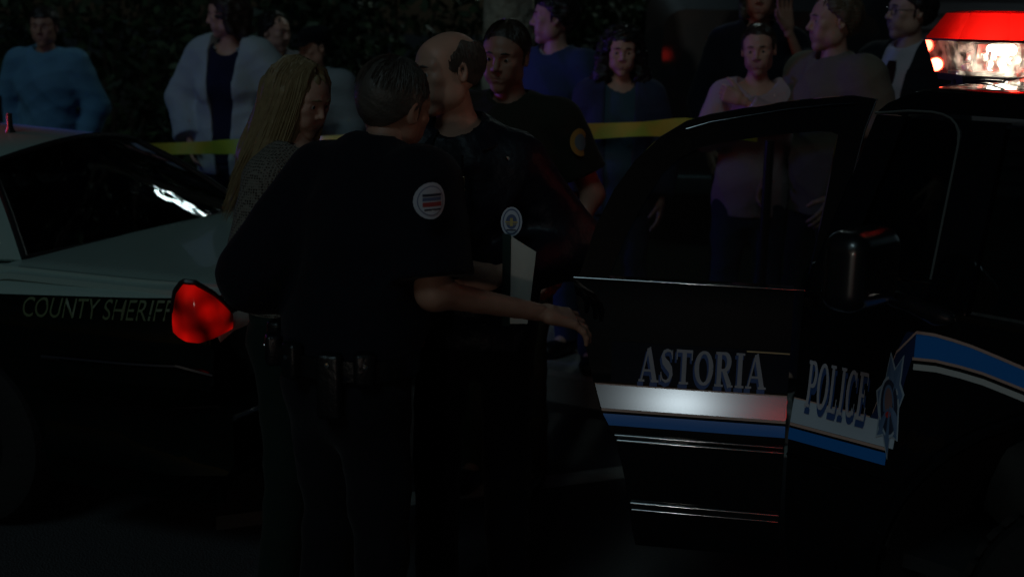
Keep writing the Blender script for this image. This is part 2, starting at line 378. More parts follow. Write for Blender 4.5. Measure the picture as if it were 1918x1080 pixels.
def hair_strands(kind, n, seed):
    """thin locks falling from the crown: returns V, quads"""
    r = np.random.default_rng(seed); mb = MB()
    for i in range(n):
        side = -1 if r.random() < .5 else 1
        th = r.uniform(rad(18), rad(172)) * side; x0 = r.uniform(-.004,.004)
        P = []
        if kind == 'long':
            L = r.uniform(.34,.52); rad_x = .090+r.uniform(0,.012); rad_y = .110+r.uniform(0,.012)
            az = th; top = np.array([x0, .03-.09*r.random(), .136])
            sx, sy = math.sin(az), math.cos(az); sy = min(sy, .66)
            prev = None
            for t in np.linspace(0, 1, 9):
                if t < .35:
                    e = t/.35*math.pi/2; p = np.array([top[0]*(1-t)+rad_x*sx*math.sin(e), (top[1]-.0)*(1-math.sin(e))+(-.016+rad_y*sy)*math.sin(e), .034+.102*math.cos(e)])
                else:
                    q = (t-.35)/.65; p = np.array([rad_x*sx*(1+.30*q), (-.016+rad_y*sy)*(1-.05*q)-.045*q*q, .034-L*q])
                P.append(p+r.normal(0,.0016,3))
            w = r.uniform(.0020,.0045)
            mb.tube(P, np.array([w,w,w,w,w,w*.9,w*.75,w*.5,w*.15]), n=4, cap=False)
        elif kind == 'curly':
            sx, sy = math.sin(th), math.cos(th); sy = min(sy, .35); L = r.uniform(.12,.30); ph = r.uniform(0, 6.28); A = r.uniform(.006,.014)
            for t in np.linspace(0, 1, 14):
                e = min(1, t/.3)*math.pi/2; q = max(0, (t-.3)/.7)
                p = np.array([(.112+.02*q)*sx*math.sin(e), -.02+.118*sy*math.sin(e), .045+.105*math.cos(e)-L*q])
                P.append(p+A*np.array([math.cos(ph+t*28), math.sin(ph+t*28), .3*math.sin(ph+t*20)]))
            mb.tube(P, r.uniform(.002,.004), n=4, cap=False)
        else:
            sx, sy = math.sin(th), math.cos(th); e0 = r.uniform(.1, 1.25) if kind != 'bald' else r.uniform(1.0, 1.75); R0 = np.array([.089,.112,.105]) if kind == 'short' else (np.array([.0862,.1085,.1020]) if kind == 'crop' else np.array([.0838,.1045,.0970]))
            for t in np.linspace(0, 1, 4):
                e = e0+t*.30; P.append(np.array([R0[0]*sx*math.sin(e), -.018+R0[1]*sy*math.sin(e), .034+R0[2]*math.cos(e)])*(1+.02*t)+r.normal(0,.001,3))
            if kind != 'bald' and P[-1][2]-.9*P[-1][1] < .0: continue
            if kind == 'bald' and P[-1][2] < -.01+.55*P[-1][1]: continue
            if kind == 'bald' and (P[0][2] > .092-.6*max(0, P[0][1]+.03) or P[0][1] > .03): continue
            mb.tube(P, np.array([.003,.0028,.002,.0006])*(.5 if kind in ('crop','bald') else 1), n=3, cap=False)
    return np.concatenate(mb.V), np.concatenate(mb.F)
# ------------------------------------------------------------------ people
def unit(v): v = np.asarray(v, float); return v/(np.linalg.norm(v)+1e-9)
SKIN = {}
def skin(col, name):
    return mat('skin_'+name, col, rough=0.48, spec=0.4, bump=0.12, bscale=220, vary=0.10, vscale=22, bdist=0.003)
def hairmat(col, name, rough=0.45): return mat('hair_'+name, col, rough=rough, spec=0.45, bump=0.5, bscale=130, vary=0.35, vscale=45, bdist=0.004)
EYEW = mat('eye_white', (.55,.53,.50), rough=.15); EYED = mat('eye_iris', (.03,.025,.02), rough=.1)
LEATHER = mat('black_leather', (.006,.006,.007), rough=.35, bump=.2, bscale=90)
def head_place(J, k): return J
def person(name, label, loc, heading, H, sex='m', bulk=1.0, lean=0.0, side=0.0, twist=0.0, head=(0,0,0), arms=None, hands=None,
           top=None, pants=None, skinm=None, hair=('short', None, 0), legs=None, group=None, headoff=(0,0,0), shoe=LEATHER, seed=0, hk=1.0, finger_dir=None, hemcut=None, shoff=None):
    k = H/1.78; fem = sex == 'f'
    root = empty(name, loc, heading); tag(root, label, 'person', group)
    T = rot3(twist, -lean, side); piv = np.array([0,0,.95])
    U = lambda p: (T @ (np.asarray(p, float)-piv)) + piv
    sw = (.160 if fem else .187); b = bulk
    J = dict(pel=np.array([0,0,.97]), waist=U((0,0,1.11)), chest=U((0,.004,1.31)), up=U((0,-.012,1.43)), neck=U((0,-.014,1.475)), head=U((0,.012,1.655))+np.asarray(headoff, float),
             shR=U((sw,-.012,1.435)), shL=U((-sw,-.012,1.435)))
    for n_, o_ in (shoff or {}).items(): J['sh'+n_] = J['sh'+n_]+np.asarray(o_, float)
    for s, n in ((1,'R'), (-1,'L')):
        J['hip'+n] = np.array([s*.092,0,.90]); lg = (legs or {}).get(n)
        J['kn'+n] = np.asarray(lg[0], float) if lg else np.array([s*.105,.025,.49]); J['an'+n] = np.asarray(lg[1], float) if lg else np.array([s*.115,-.02,.085])
        ar = (arms or {}).get(n)
        J['el'+n] = np.asarray(ar[0], float) if ar else U((s*(sw+.055),-.035,1.155)); J['wr'+n] = np.asarray(ar[1], float) if ar else U((s*(sw+.06),.045,.905))
    Rh = rot3(*head)
    S = lambda p: np.asarray(p, float)*k
    A = lambda f, a, c, ra, rb=None, **kw: f.cap(S(a), S(c), ra*k, None if rb is None else rb*k, **kw)
    pts = np.array([J[x] for x in J])*k; lo = pts.min(0)-.26*k; hi = pts.max(0)+.26*k; lo[2] = -.02
    lat = T @ np.array([1,0,0]); wmid = (.130 if fem else .146)*b
    def torso(f, i, low=.93):
        A(f, (0,0,low), (0,0,1.0), .158*b+i, .160*b+i, q=1.38, L=(1,0,0), k=.04)
        A(f, (0,0,1.0), J['waist'], .160*b+i, wmid+i, q=1.36, L=lat, k=.05)
        A(f, J['waist'], J['chest'], wmid+i, (.150 if fem else .168)*b+i, q=1.38, L=lat, k=.05)
        A(f, J['chest'], J['up'], (.150 if fem else .168)*b+i, .115+i, q=1.35, L=lat, k=.06)
        A(f, J['shR']*.86+J['shL']*.14, J['shL']*.86+J['shR']*.14, .056+i, .056+i, k=.06)
        for s in ('R','L'): A(f, J['neck']+(0,0,.01), J['sh'+s]*.8+J['neck']*.2, .040+i*.7, .046+i, k=.05)
        if fem:
            for s in (-1,1): f.ell(S(U((s*.070,.085*b,1.275))), np.array([.062,.055,.06])*k+i*.5, k=.05)
        elif b > 1.04: f.ell(S(U((0,.06,1.10))), np.array([.13,.09,.13])*k*b, k=.08)
    def arm(f, s, i, upto, low=0.0, rr=(.054,.045,.043,.030)):
        sc = .86 if fem else 1.0; sh, el, wr = J['sh'+s], J['el'+s], J['wr'+s]
        if upto <= 1.0: A(f, sh, sh+(el-sh)*upto, rr[0]*sc*b+i, lerp(rr[0],rr[1],upto)*sc*b+i, k=.035, flat1=upto < 1)
        else:
            A(f, sh, el, rr[0]*sc*b+i, rr[1]*sc*b+i, k=.035); A(f, el, el+(wr-el)*(upto-1), rr[2]*sc+i, lerp(rr[2],rr[3],upto-1)*sc+i, k=.03, flat1=upto < 2)
    # body: one continuous skin surface
    f = Field(lo, hi, 0.0125); torso(f, -.024, .90)
    A(f, J['neck']-(0,0,.03), J['neck']*.25+J['head']*.75+(0,0,-.02), .058 if not fem else .050, .052 if not fem else .045, k=.03)
    for s in 'RL':
        arm(f, s, -.006, 2.0)
        A(f, J['hip'+s], J['kn'+s], .064, .044, k=.03); A(f, J['kn'+s], J['an'+s], .045, .034, k=.03); A(f, J['an'+s], J['an'+s]+(0,.12,-.045), .036, .03, k=.03)
    V, Q = f.mesh(); mb = MB(); mb.raw(V, Q)
    hv, hq = head_mesh('f' if fem else 'm'); hs = k*hk*(.96 if fem else 1.0)
    mb.raw((hv*hs) @ Rh.T + S(J['head']), hq)
    for s in 'RL':
        hp = (hands or {}).get(s, (.28, .1, 0.0)); hvv, hqq = hand_mesh(*hp[:3]); hvv = hvv*k*(.92 if fem else 1.0)
        d = unit(J['wr'+s]-J['el'+s]); fd = (finger_dir or {}).get(s)
        if fd is not None: d, bk = unit(fd[0]), np.asarray(fd[1], float)
        else: bk = np.array([1.0 if s == 'R' else -1.0, .15, .1])
        z = unit(bk-d*np.dot(bk, d)); y = np.cross(z, d)
        if s == 'L': y = -y
        R = np.stack([d, y, z], 1); 
        mb.raw(hvv @ R.T + S(J['wr'+s])+d*.012, hqq[:, ::-1] if s == 'L' else hqq)
    body = mb.build('body', skinm, root)
    # eyes and brows
    HP = lambda p: (np.asarray(p, float)*hs) @ Rh.T + S(J['head'])
    for s in (-1,1):
        e = MB(); e.lathe([(math.sin(a)*.0118*hs, math.cos(a)*.0118*hs) for a in np.linspace(0.01, 3.13, 9)], 12, 'y')
        e.V[0] = e.V[0] @ Rh.T + HP((s*.032,.0795,.010)); 
        e2 = MB(); e2.lathe([(math.sin(a)*.0121*hs, math.cos(a)*.0121*hs) for a in np.linspace(0.01, .55, 4)], 12, 'y'); e2.V[0] = e2.V[0] @ Rh.T + HP((s*.032,.0795,.010))
        e.raw(e2.V[0], e2.F[0], 1); e.build('eye', [EYEW, EYED], root)
        if hair[1] is not None:
            br = MB(); br.tube([HP((s*.014,.0985,.0345)), HP((s*.030,.0955,.037)), HP((s*.047,.083,.0315))], np.array([.0032,.004,.0018])*hs, n=6); br.build('eyebrow', hair[1], root)
    lips = MB(); lips.tube([HP((x,.0925-.0022*(x/.02)**2*2,-.0545)) for x in (-.018,-.009,0,.009,.018)], np.array([.001,.0042,.0045,.0042,.001])*hs, n=6)
    lips.tube([HP((x,.0925-.0022*(x/.02)**2*2,-.0655)) for x in (-.016,-.008,0,.008,.016)], np.array([.001,.0048,.0055,.0048,.001])*hs, n=6)
    lips.build('lips', mat('lips', (.30,.115,.10), rough=.4), root)
    if hair[0]:
        hV, hQ = hair_mesh(hair[0], seed); mb = MB(); mb.raw((hV*hs) @ Rh.T + S(J['head']), hQ)
        if hair[2]:
            sV, sQ = hair_strands({'long':'long','curly':'curly','crop':'crop','bald':'bald'}.get(hair[0], 'short'), hair[2], seed); mb.raw((sV*hs) @ Rh.T + S(J['head']), sQ)
        mb.build('hair', hair[1], root)
    # clothing
    def garment(nm, m, i, sleeve, hem, neck=.064, opening=None, amp=.004, arms_rr=(.054,.045,.043,.030), skirt=0.0, neckdrop=0.0, vox=.0095, cuff=True):
        lo2 = lo.copy(); lo2[2] = (hem-.06)*k; hi2 = hi.copy(); hi2[2] = (max(J['neck'][2], J['shR'][2], J['shL'][2], *[J[x][2] for x in ('elR','elL','wrR','wrL')])+.17)*k
        f = Field(lo2, hi2, vox); torso(f, i, hem-.05)
        if skirt: A(f, (0,0,hem-.05), (0,0,1.02), .165*b+i+skirt, .158*b+i, q=1.35, L=(1,0,0), k=.05)
        f.wrinkle(amp, seed, 24); 
        for s in 'RL':
            sl_ = sleeve[s] if isinstance(sleeve, dict) else sleeve
            if sl_ > 0: arm(f, s, i+.006, sl_, rr=arms_rr)
        f.wrinkle(amp*.35, seed+9, 60)
        f.func(lambda X,Y,Z: (hem*k)-Z+0*X+0*Y, k=.004, mode='int')
        A(f, J['neck']*.9+J['head']*.1+(0,.012,.0-neckdrop), J['head']+(0,.012,0), neck, neck+.03, k=.012, mode='sub')
        if opening:
            w0, w1 = opening
            def op(X,Y,Z):
                t = np.clip((Z/k-hem)/(1.46-hem), 0, 1); cx = (J['neck'][0]*t)*k
                return np.maximum(np.abs(X-cx)-(w0+(w1-w0)*t)*k, (J['chest'][1]*t*k+.01)-Y)
            f.func(op, k=.008)
        V, Q = f.mesh(); g = MB(); g.raw(V, Q); return g.build(nm, m, root)
    parts = {}
    for g in (top or []): parts[g['name']] = garment(**{('nm' if kk == 'name' else 'm' if kk == 'mat' else kk): vv for kk, vv in g.items()})
    if pants is not None:
        f = Field(np.array([lo[0], -.32*k, .0]), np.array([hi[0], max(.32*k, hi[1]*.6), 1.06*k]), .0105)
        A(f, (0,0,.92), (0,0,1.03), .160*b, .150*b, q=1.34, L=(1,0,0), k=.03)
        for s in 'RL':
            f.ell(S(np.array([J['hip'+s][0]*.85, -.045, .90])), np.array([.085,.075,.095])*k, k=.05)
            A(f, J['hip'+s]+(0,0,.02), J['kn'+s], .096*b, .072, k=.04)
        f.wrinkle(.004, seed+3, 22)
        for s in 'RL': A(f, J['kn'+s], J['an'+s]-(0,0,.02), .071, .068, k=.03, flat1=True)
        f.wrinkle(.003, seed+5, 48); f.func(lambda X,Y,Z: Z-1.03*k+0*X+0*Y, k=.004, mode='int')
        V, Q = f.mesh(); g = MB(); g.raw(V, Q); parts['pants'] = g.build('trousers', pants, root)
        for s in 'RL':
            f = Field(S(J['an'+s])+(-.08,-.11,-.13), S(J['an'+s])+(.08,.24,.05), .007); a = J['an'+s]
            A(f, a+(0,-.03,-.04), a+(0,-.03,.0), .044, .046, k=.02); A(f, a+(0,-.03,-.045), a+(0,.16,-.055), .043, .040, k=.02); f.ell(S(a+(0,.12,-.05)), (.046*k,.085*k,.034*k), k=.03)
            f.func(lambda X,Y,Z: .004-Z+0*X+0*Y, k=.003, mode='int'); V, Q = f.mesh(); g = MB(); g.raw(V, Q); g.build('shoe', shoe, root)
    return dict(root=root, J=J, k=k, S=S, HP=HP, T=T, U=U, Rh=Rh, parts=parts, lat=lat, hs=hs)
def face_heading(fx, fy): return math.atan2(-fx, fy)
def local_of(root_loc, heading, P, k):
    d = np.asarray(P, float)-np.asarray(root_loc, float); c, s = math.cos(-heading), math.sin(-heading)
    return np.array([c*d[0]-s*d[1], s*d[0]+c*d[1], d[2]])/k
def strap(root, name, m, I, z, rx, ry, h, t=.012, c=(0,0)):
    """belt: a closed band round the waist (local, already scaled)"""
    P = np.zeros((40, 6, 3))
    for j in range(40):
        a = 2*math.pi*j/40; ca, sa = math.cos(a), math.sin(a)
        for i, (dr, dz) in enumerate(((0,-h/2),(t,-h/2+.003),(t*1.1,0),(t,h/2-.003),(0,h/2),(-.004,0))):
            P[j, i] = (c[0]+(rx+dr)*ca, c[1]+(ry+dr)*sa, z+dz)
    g = MB(); g.sheet(P, closeu=True); return g.build(name, m, root)
def collar(I, m, rn=.066, h=.038, gap=26, tilt=.35, drop=.0, spread=.012):
    P = []; N = I['J']['neck']; n = 26
    for a in np.linspace(rad(90+gap), rad(450-gap), n):
        row = []
        for t, (dr, dz) in enumerate(((0,0),(.002,h*.5),(.006,h),(.012,h*.96),(.022+spread*.4,h*.45),(.030+spread,-.004))):
            x, y = (rn+dr)*math.cos(a), (rn*.95+dr)*math.sin(a); z = dz - tilt*max(0, math.sin(a))*.06 - drop
            row.append(I['S'](N+(I['T'] @ np.array([x, y+.008, z-.004]))))
        P.append(row)
    g = MB(); g.slab(np.array(P), (0,0,-.003)); return g.build('collar', m, I['root'])
def patch(name, I, mats, center, normal, up, w, h, bands, parent=None, curve=0.0, n=22):
    """round sewn patch: rings/bands of colour as stacked discs. bands: list of (kind, args, matidx)"""
    nrm = unit(normal); r = unit(np.cross(up, nrm)); u = np.cross(nrm, r); g = MB()
    def pt(x, y, o): return np.asarray(center)+r*x+u*y+nrm*(o-curve*(x*x))
    def disc(sx, sy, cx, cy, o, m):
        rows = []
        for q in np.linspace(0, 1, 5):
            rows.append([pt(cx+q*sx*math.cos(a), cy+q*sy*math.sin(a), o) for a in np.linspace(0, 2*math.pi, n, endpoint=False)])
        g.sheet(np.array(rows).transpose(1,0,2), m, closeu=True)
    def bar(x0, x1, y0, y1, o, m):
        g.sheet(np.array([[pt(x, y, o) for y in (y0, y1)] for x in np.linspace(x0, x1, 7)]), m)
    disc(w/2, h/2, 0, 0, 0, 0)
    for kd, a, mi in bands:
        if kd == 'disc': disc(*a, mi)
        else: bar(*a, mi)
    return g.build(name, mats, parent or I['root'])
# ------------------------------------------------------------------ ground, kerb, pavement
def asphalt():
    m = bpy.data.materials.new('asphalt'); m.use_nodes = True; nt = m.node_tree; b = nt.nodes['Principled BSDF']
    tc = nt.nodes.new('ShaderNodeTexCoord'); n1 = nt.nodes.new('ShaderNodeTexNoise'); n1.inputs['Scale'].default_value = 90; n1.inputs['Detail'].default_value = 8
    n2 = nt.nodes.new('ShaderNodeTexNoise'); n2.inputs['Scale'].default_value = 0.9; n2.inputs['Detail'].default_value = 5
    v = nt.nodes.new('ShaderNodeTexVoronoi'); v.inputs['Scale'].default_value = 140
    cr = nt.nodes.new('ShaderNodeValToRGB'); cr.color_ramp.elements[0].color = (.022,.023,.025,1); cr.color_ramp.elements[1].color = (.075,.077,.08,1)
    mx = nt.nodes.new('ShaderNodeMix'); mx.data_type = 'FLOAT'; mx.inputs[0].default_value = .5
    for n in (n1, n2, v): nt.links.new(tc.outputs['Object'], n.inputs['Vector'])
    nt.links.new(n1.outputs['Fac'], mx.inputs[2]); nt.links.new(n2.outputs['Fac'], mx.inputs[3]); nt.links.new(mx.outputs[0], cr.inputs[0]); nt.links.new(cr.outputs[0], b.inputs['Base Color'])
    bp = nt.nodes.new('ShaderNodeBump'); bp.inputs['Strength'].default_value = .7; bp.inputs['Distance'].default_value = .008
    nt.links.new(v.outputs['Distance'], bp.inputs['Height']); nt.links.new(bp.outputs[0], b.inputs['Normal']); b.inputs['Roughness'].default_value = .72; b.inputs['Specular IOR Level'].default_value = .4
    return m
g = MB(); xs = np.linspace(-90, 90, 13); ys = np.linspace(-60, 120, 13)
g.sheet(np.array([[[x, y, 0] for y in ys] for x in xs])); tag(g.build('road', asphalt()), 'dark asphalt road under the cars and officers', kind='structure')
KD = unit((1.0, -.55, 0)); KN = np.array([.55, 1.0, 0])/math.hypot(.55, 1.0); K0 = np.array([0, 6.0, 0])
conc = mat('concrete', (.20,.20,.19), rough=.85, bump=.4, bscale=60, vary=.25, vscale=3)
kp = [(0,0),(0,.13),(.02,.15),(.15,.15),(.15,.0)]
g = MB(); g.sheet(np.array([[K0+KD*t+KN*a+np.array([0,0,z]) for a, z in kp] for t in np.linspace(-40, 40, 41)])); tag(g.build('kerb', conc), 'concrete kerb between road and pavement', kind='structure')
pv = empty('pavement'); tag(pv, 'concrete pavement slabs where the bystanders stand', kind='structure')
slab_me = None
for i in range(-14, 15):
    c = K0+KD*(i*1.2)+KN*(.155+.75)
    if slab_me is None:
        q = MB(); q.rbox((0,0,0), (1.19,1.49,.12), r=.012, n=1); o = q.build('slab', conc, pv); slab_me = o.data
    else: o = link('slab', slab_me, pv)
    o.location = (c[0], c[1], .088+.002*((i*7) % 3)); o.rotation_euler = (0, 0, math.atan2(KD[1], KD[0]))
soil = mat('verge_soil', (.035,.032,.022), rough=.95, bump=.8, bscale=18, vary=.5, vscale=5, bdist=.05)
g = MB(); g.sheet(np.array([[K0+KD*t+KN*a+np.array([0,0,.11+.02*math.sin(t*1.3+a)]) for a in np.linspace(1.66, 30, 18)] for t in np.linspace(-45, 45, 40)])); tag(g.build('verge', soil), 'dark planted verge behind the pavement', kind='structure')
# painted parking line
lp = mat('road_paint', (.30,.32,.29), rough=.7, bump=.5, bscale=120, vary=.35, vscale=14)
a = pixZ(1135, 876, .004); b2 = pixZ(1135, 899, .004); c = pixZ(405, 966, .004); d = pixZ(405, 992, .004)
ext = lambda p, q, t: p+(q-p)*t
g = MB(); g.sheet(np.array([[ext(c, a, t), ext(d, b2, t)] for t in np.linspace(.0, 1.9, 20)])); o = tag(g.build('painted_line', lp, smooth=False), 'worn pale painted line across the road', kind='structure')

# ------------------------------------------------------------------ planting behind
leafm = [mat('leaf_a', (.028,.055,.020), rough=.6, vary=.4, vscale=3), mat('leaf_b', (.045,.075,.030), rough=.6, vary=.4, vscale=3), mat('leaf_c', (.018,.035,.016), rough=.6)]
bark = mat('bark', (.45,.42,.33), rough=.95, bump=1.0, bscale=14, vary=.4, vscale=9, bdist=.05)
twig = mat('twig', (.06,.045,.03), rough=.9)
def leaves(c, r, n, size, seed, hole=.35):
    q = np.random.default_rng(seed); cl = q.normal(0, 1, (max(6, n//60), 3)); cl /= np.linalg.norm(cl, axis=1)[:, None]; cl *= q.uniform(.35, 1.0, (len(cl), 1))**.6
    p = cl[q.integers(0, len(cl), n)]+q.normal(0, .17, (n, 3)); p = p*np.asarray(r)+np.asarray(c); p = p[p[:, 2] > .12]; n = len(p)
    u = q.normal(0, 1, (n, 3)); u /= np.linalg.norm(u, axis=1)[:, None]; w = np.cross(u, q.normal(0, 1, (n, 3))); w /= np.linalg.norm(w, axis=1)[:, None]+1e-9
    s = size*q.uniform(.6, 1.4, (n, 1)); u *= s; w *= s*.45
    V = np.stack([p-u, p+w, p+u, p-w], 1).reshape(-1, 3); F = np.arange(4*n).reshape(n, 4); return V, F, q.integers(0, 3, n)
def shrub(name, label, x, y, rx, ry, h, n, seed, group=None):
    r = empty(name, (x, y, .1)); tag(r, label, 'shrub', group)
    V, F, M = leaves((0,0,h*.5), (rx, ry, h*.55), n, .055, seed); g = MB(); g.V = [V]; g.F = [F]; g.M = [M]; g.n = len(V); g.build('foliage', leafm, r, smooth=False)
    q = np.random.default_rng(seed); st = MB()
    for i in range(6):
        e = np.array([q.uniform(-rx, rx)*.7, q.uniform(-ry, ry)*.6, h*q.uniform(.5, .85)]); st.tube([np.array([e[0]*.1, e[1]*.1, 0]), e*np.array([.5,.5,.55]), e], [.03,.02,.007], n=6)
    st.build('stem', twig, r)
def tree(name, label, x, y, tr, h, seed, crown=True, lean=(0,0)):
    r = empty(name, (x, y, .08)); tag(r, label, 'tree', None); q = np.random.default_rng(seed); g = MB()
    zs = np.linspace(0, h*.8, 16); ang = np.linspace(0, 2*math.pi, 25)[:-1]
    P = np.array([[[lean[0]*z/h+(tr*(1-.45*z/h)*(1+.35*math.exp(-z*2.2)))*(1+.07*math.sin(5*a+z*2)+.05*math.sin(11*a+z*7))*math.cos(a),
                    lean[1]*z/h+(tr*(1-.45*z/h)*(1+.35*math.exp(-z*2.2)))*(1+.07*math.sin(5*a+z*2)+.05*math.sin(11*a+z*7))*math.sin(a), z] for z in zs] for a in ang])
    g.sheet(P, closeu=True)
    tips = []
    for i in range(9):
        a = q.uniform(0, 6.28); z0 = h*q.uniform(.45,.78); e = np.array([math.cos(a)*q.uniform(1.2,2.6), math.sin(a)*q.uniform(1.2,2.6), z0+q.uniform(.6,2.0)]); s0 = np.array([lean[0]*z0/h, lean[1]*z0/h, z0])
        g.tube([s0, (s0+e)/2+(0,0,.15), e], [tr*.35, tr*.22, .03], n=7); tips.append(e)
    g.build('trunk', bark, r)
    if crown:
        cr = MB()
        for i, e in enumerate(tips):
            V, F, M = leaves(e, (1.3,1.3,1.0), 700, .10, seed*31+i); cr.raw(V, F); cr.M[-1] = M
        cr.build('crown', leafm, r, smooth=False)
tree('tree', 'thick pale tree trunk behind the deputy and the man in the blue tee', *pixY(953, 60, 8.8)[:2], .185, 7.0, 3)
tree('tree', 'dark leafy tree at the far left beyond the shrubs', -5.2, 12.5, .16, 6.0, 5)
tree('tree', 'dark leafy tree beyond the bald officer', -1.6, 13.0, .15, 6.5, 8)
SH = [(-4.6, 10.1, 1.0, .8, 2.7, 'shrub at the far left edge behind the man in the blue sweater'), (-3.2, 10.0, .95, .8, 3.0, 'tall dark shrub between the sweater man and the woman in the pale jacket'),
      (-1.9, 9.6, .9, .75, 2.8, 'dark shrub directly behind the woman in the pale jacket'), (-.9, 9.9, .9, .7, 2.9, 'dense dark shrub behind the blonde woman'),
      (.55, 10.2, .7, .6, 2.1, 'low dark shrub beside the pale tree trunk'), (-2.6, 11.6, 1.2, .8, 3.6, 'large back-row shrub in the darkness left of the trunk')]
for i, (x, y, rx, ry, h, lab) in enumerate(SH): shrub('shrub', 'leafy '+lab, x, y, rx, ry, h, 3200, 40+i, 'shrubs behind the pavement')

# ------------------------------------------------------------------ house wall and van far behind on the right
hs_ = empty('house', (3.2, 13.0, .1)); tag(hs_, 'dim grey clapboard house in the dark behind the right-hand bystanders', 'house')
side_m = mat('clapboard', (.20,.18,.19), rough=.8, vary=.15, vscale=2)
pl = None
for i in range(22):
    if pl is None:
        q = MB(); q.slab(np.array([[[-3.2,-.03,0],[-3.2,0,.155]],[[3.2,-.03,0],[3.2,0,.155]]]), (0,.02,0)); o = q.build('plank', side_m, hs_, smooth=False); pl = o.data
    else: o = link('plank', pl, hs_)
    o.location = (0, 0, i*.15)
q = MB(); q.box((0,2.6,1.65), (6.4,5.1,3.3)); q.build('wall', side_m, hs_, smooth=False)
trim_m = mat('house_trim', (.16,.16,.155), rough=.6)
for wx in (-2.2, .1):
    q = MB(); 
    for (cx, cz, sx, sz) in ((0,.62,1.1,.08),(0,-.62,1.1,.08),(-.51,0,.08,1.16),(.51,0,.08,1.16),(0,0,.04,1.16)): q.box((wx+cx,-.06,1.75+cz), (sx,.06,sz))
    f_ = q.build('window', trim_m, hs_, smooth=False); q = MB(); q.box((wx,-.035,1.75), (.94,.01,1.16)); q.build('pane', mat('dark_pane', (.01,.012,.014), rough=.05), f_, smooth=False)
q = MB(); q.slab(np.array([[[-3.6,-.5,3.25],[-3.6,2.6,4.6]],[[3.6,-.5,3.25],[3.6,2.6,4.6]]]), (0,0,.08)); q.slab(np.array([[[-3.6,5.7,3.25],[-3.6,2.6,4.6]],[[3.6,5.7,3.25],[3.6,2.6,4.6]]]), (0,0,.08)); q.build('roof', mat('shingle', (.03,.03,.03), rough=.9, bump=.5, bscale=20), hs_, smooth=False)
vp = pixY(1440, 120, 9.2); van = empty('parked_van', (vp[0], 9.2, .12), rad(-6)); tag(van, 'dark parked van seen from behind between the curly-haired woman and the woman in pink', 'van')
vb = mat('van_paint', (.012,.014,.016), rough=.3, coat=.6)
def vring(y, w, zb, zt, r=.18, n=5):
    ring = []
    for qx, qz, a0 in ((1,1,0),(-1,1,90),(-1,-1,180),(1,-1,270)):
        for a in np.linspace(0, 90, n): t = rad(a0+a); ring.append((qx*(w/2-r)+r*math.cos(t), y, (zb+zt)/2+qz*((zt-zb)/2-r)+r*math.sin(t)))
    return ring
g = MB(); rings = [vring(-.01,1.5,.45,1.75,.15), vring(.04,1.75,.38,1.9), vring(1.2,1.8,.36,1.98), vring(3.0,1.8,.36,1.95), vring(3.6,1.74,.36,1.5), vring(4.3,1.7,.38,1.05), vring(4.6,1.55,.45,.95,.12)]
P = np.array(rings).transpose(1,0,2); g.sheet(P, closeu=True)
for ri in (0, -1): g.tri(np.vstack([P[:,ri], P[:,ri].mean(0)]), [[i,(i+1)%20,20] for i in range(20)])
g.build('body', vb, van)
for s in (-1,1):
    g = MB(); g.rbox((s*.36,.005,1.45), (.62,.02,.5), r=.06); g.build('rear_window', mat('van_glass', (.004,.005,.006), rough=.05), van)
    g = MB(); g.rbox((s*.78,.01,.92), (.045,.05,.05), r=.015); g.build('tail_lamp', mat('van_lamp', (.35,.01,.01), rough=.2, emit=(1,.02,.01), estr=.004 if s < 0 else .0005), van)
    for wy in (.75, 3.6):
        g = MB(); g.lathe([(.0,-.1),(.22,-.1),(.32,-.09),(.34,-.04),(.34,.06),(.32,.1),(.2,.1),(0,.1)], 24, 'x', (s*.80, wy, .24)); g.build('wheel', mat('tyre_far', (.012,.012,.012), rough=.9), van)
g = MB(); g.rbox((0,-.06,.52), (1.7,.14,.16), r=.03); g.build('bumper', mat('van_bumper', (.06,.075,.08), rough=.4, metal=.6), van)
g = MB(); g.rbox((0.05,-.005,.82), (.33,.012,.16), r=.01); g.build('plate', mat('van_plate', (.30,.34,.34), rough=.5), van)

# ------------------------------------------------------------------ street lamp (its light rims the heads and glints in the rear window)
sl = empty('street_lamp', (2.25, 12.55, .1)); tag(sl, 'tall street lamp post standing behind the bystanders', 'street lamp')
pm = mat('lamp_post', (.09,.10,.10), rough=.5, metal=.4)
g = MB(); g.tube([(0,0,0),(0,0,.5),(0,0,5.2),(-.05,-.06,5.65),(-.2,-.22,5.83),(-.32,-.36,5.86)], [.10,.075,.055,.05,.045,.04], n=12); g.lathe([(.0,0),(.18,0),(.18,.06),(.12,.12),(.09,.4),(0,.42)], 16); g.build('post', pm, sl)
g = MB(); g.rbox((-.42,-.40,5.80), (1.0,.16,1.1), r=.05); hd = g.build('lamp_head', pm, sl)
lm = mat('lamp_glow', (.8,.9,.9), emit=(.80,1.0,.95), estr=22.0)
LB = [(-.36,.17,.055),(-.20,.06,.035),(-.05,.10,.035),(-.10,-.06,.075),(.05,-.08,.085),(.16,-.12,.08),(.26,-.05,.04),(.02,-.2,.05),(-.3,-.12,.045),(.36,-.1,.05),(.2,-.24,.035)]
for px_, py_, rr in LB:
    g = MB(); rr *= 1.9; g.lathe([(math.sin(a)*rr, -math.cos(a)*rr) for a in np.linspace(.01, 3.12, 6)], 10, 'z', (-.42+px_, -.49, 5.72+py_*2.2)); g.build('bulb', lm, hd)
STREET = point_lamp('street_lamp_light', (1.83, 11.75, 5.75), 40.0, (.80,1.0,.95), .22)
